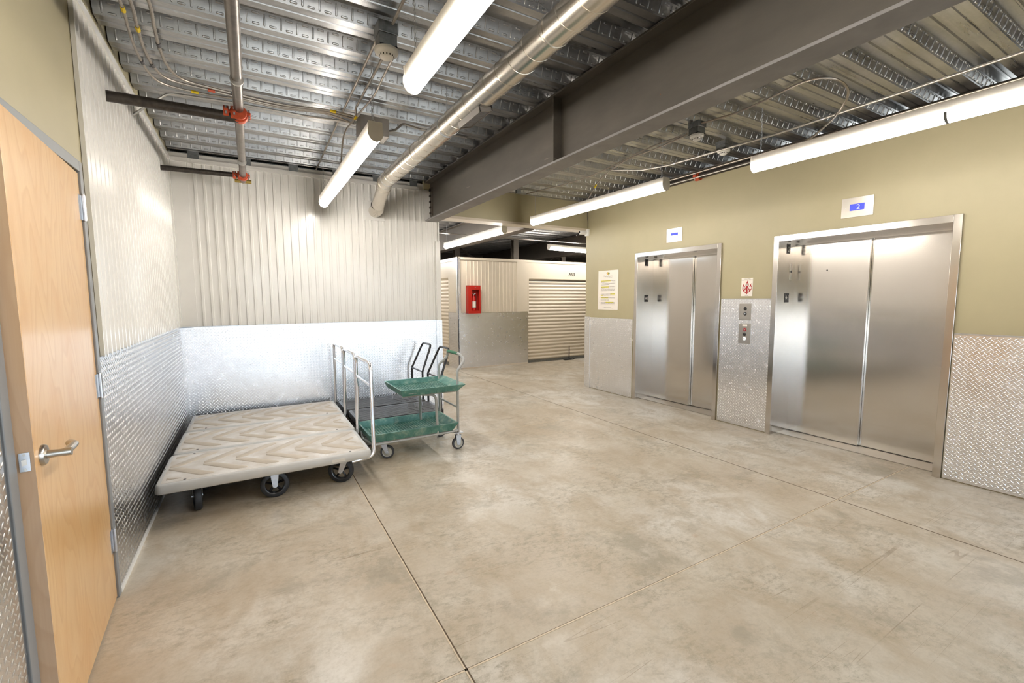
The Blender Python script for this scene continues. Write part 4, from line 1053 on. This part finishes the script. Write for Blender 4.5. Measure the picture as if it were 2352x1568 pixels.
# ------------------------------------------------------------------ green two-tier cart
GC = (1.29, 4.33)
gc = thing('utility_cart', 'two-tier garden cart with green plastic mesh trays and grey tube frame', 'cart', (GC[0], GC[1], 0))
def tray(x0, x1, y0, y1, zb, zt, lip_r, nx, ny):
    """open tray with a grid floor; lip_r: right end flares outward"""
    m = MB(); m.smooth = 30
    th = .008
    bx0, bx1, by0, by1 = x0+.022, x1-lip_r, y0+.016, y1-.016
    def ring(a, z): return [(a[0], a[2], z), (a[1], a[2], z), (a[1], a[3], z), (a[0], a[3], z)]
    outer_b = ring((bx0, bx1, by0, by1), zb); outer_t = ring((x0, x1, y0, y1), zt)
    rim = ring((x0+.014, x1-.014, y0+.014, y1-.014), zt); inner_b = ring((bx0+th+.008, bx1-th-.004, by0+th+.006, by1-th-.006), zb+.018)
    inner_l = ring((bx0+th+.008, bx1-th-.004, by0+th+.006, by1-th-.006), zb)
    vs = outer_b+outer_t+rim+inner_b+inner_l
    fs = []
    for k in range(4):
        j = (k+1) % 4
        fs += [(k, j, 4+j, 4+k), (4+k, 4+j, 8+j, 8+k), (8+k, 8+j, 12+j, 12+k), (12+k, 12+j, 16+j, 16+k), (16+k, 16+j, j, k)]
    m.add(vs, fs)
    # side ribs
    for i in range(9):
        xx = bx0+.05+i*(bx1-bx0-.1)/8; m.box(xx-.002, xx+.002, by0-.010, by0+.004, zb+.002, zt-.03)
    tr = m.build('tray', 'green_plastic', gc, bevel=.003)
    g = MB(); ix0, ix1, iy0, iy1 = bx0+.014, bx1-.010, by0+.010, by1-.010
    for i in range(nx+1): xx = ix0+(ix1-ix0)*i/nx; g.box(xx-.005, xx+.005, iy0, iy1, zb+.004, zb+.016)
    for i in range(ny+1): yy = iy0+(iy1-iy0)*i/ny; g.box(ix0, ix1, yy-.005, yy+.005, zb+.004, zb+.016)
    g.build('mesh_floor', 'green_plastic', tr)
    return tr
X_ = lambda x: x-GC[0]; Y_ = lambda y: y-GC[1]
ut = tray(X_(1.145), X_(1.80), Y_(4.0), Y_(4.60), .612, .672, .085, 20, 15)
lt = tray(X_(.862), X_(1.735), Y_(4.05), Y_(4.60), .205, .282, .06, 28, 15)
MB().box(X_(1.22), X_(1.30), Y_(4.0)+.010, Y_(4.0)+.016, .632, .648).build('white_label', 'white', gc)
m = MB()
for yy, s_ in ((4.075, 1), (4.575, -1)):
    fy = Y_(yy)
    m.tube(fillet([(X_(.86), Y_(4.33), .185), (X_(.90), fy, .185), (X_(1.70), fy, .19), (X_(1.738), fy, .20)], .03), .0125, 10)
m.build('base_rail', 'grey_paint', gc)
m = MB()
hp_ = fillet([(X_(1.738), Y_(4.075), .15), (X_(1.738), Y_(4.075), .80), (X_(1.83), Y_(4.10), .90), (X_(1.80), Y_(4.16), .955), (X_(1.80), Y_(4.48), .955), (X_(1.83), Y_(4.54), .90), (X_(1.738), Y_(4.575), .80), (X_(1.738), Y_(4.575), .15)], .055, 7)
m.tube(hp_, .0135, 12); m.build('push_handle', 'grey_paint', gc)
MB().tube([(X_(1.80), Y_(4.20), .9555), (X_(1.80), Y_(4.46), .9555)], .0165, 12).build('green_grip', 'green_grip', gc)
for yy in (4.075, 4.575):
    m = MB(); m.tube(fillet([(X_(1.52), Y_(yy), .19), (X_(1.51), Y_(yy), .585), (X_(1.38), Y_(yy), .60)], .07, 6), .0135, 10); m.build('support_post', 'grey_paint', gc)
m = MB(); m.tube([(X_(1.738), Y_(4.075), .43), (X_(1.738), Y_(4.575), .43)], .010, 10)
for yy in (4.075, 4.575): m.tube([(X_(1.18), Y_(yy), .600), (X_(1.738), Y_(yy), .600)], .010, 8)
m.build('cross_bar', 'grey_paint', gc)
for (cx, cy, rz, fx) in ((1.738, 4.085, 0, True), (1.738, 4.565, 0, True), (1.02, 4.20, R(-20), False), (1.0, 4.62, R(160), False)):
    caster(gc, X_(cx), Y_(cy), .0635, .178, .03, rz, 'grey_rubber', 'wheel_grey', 'zinc', fixed=fx)
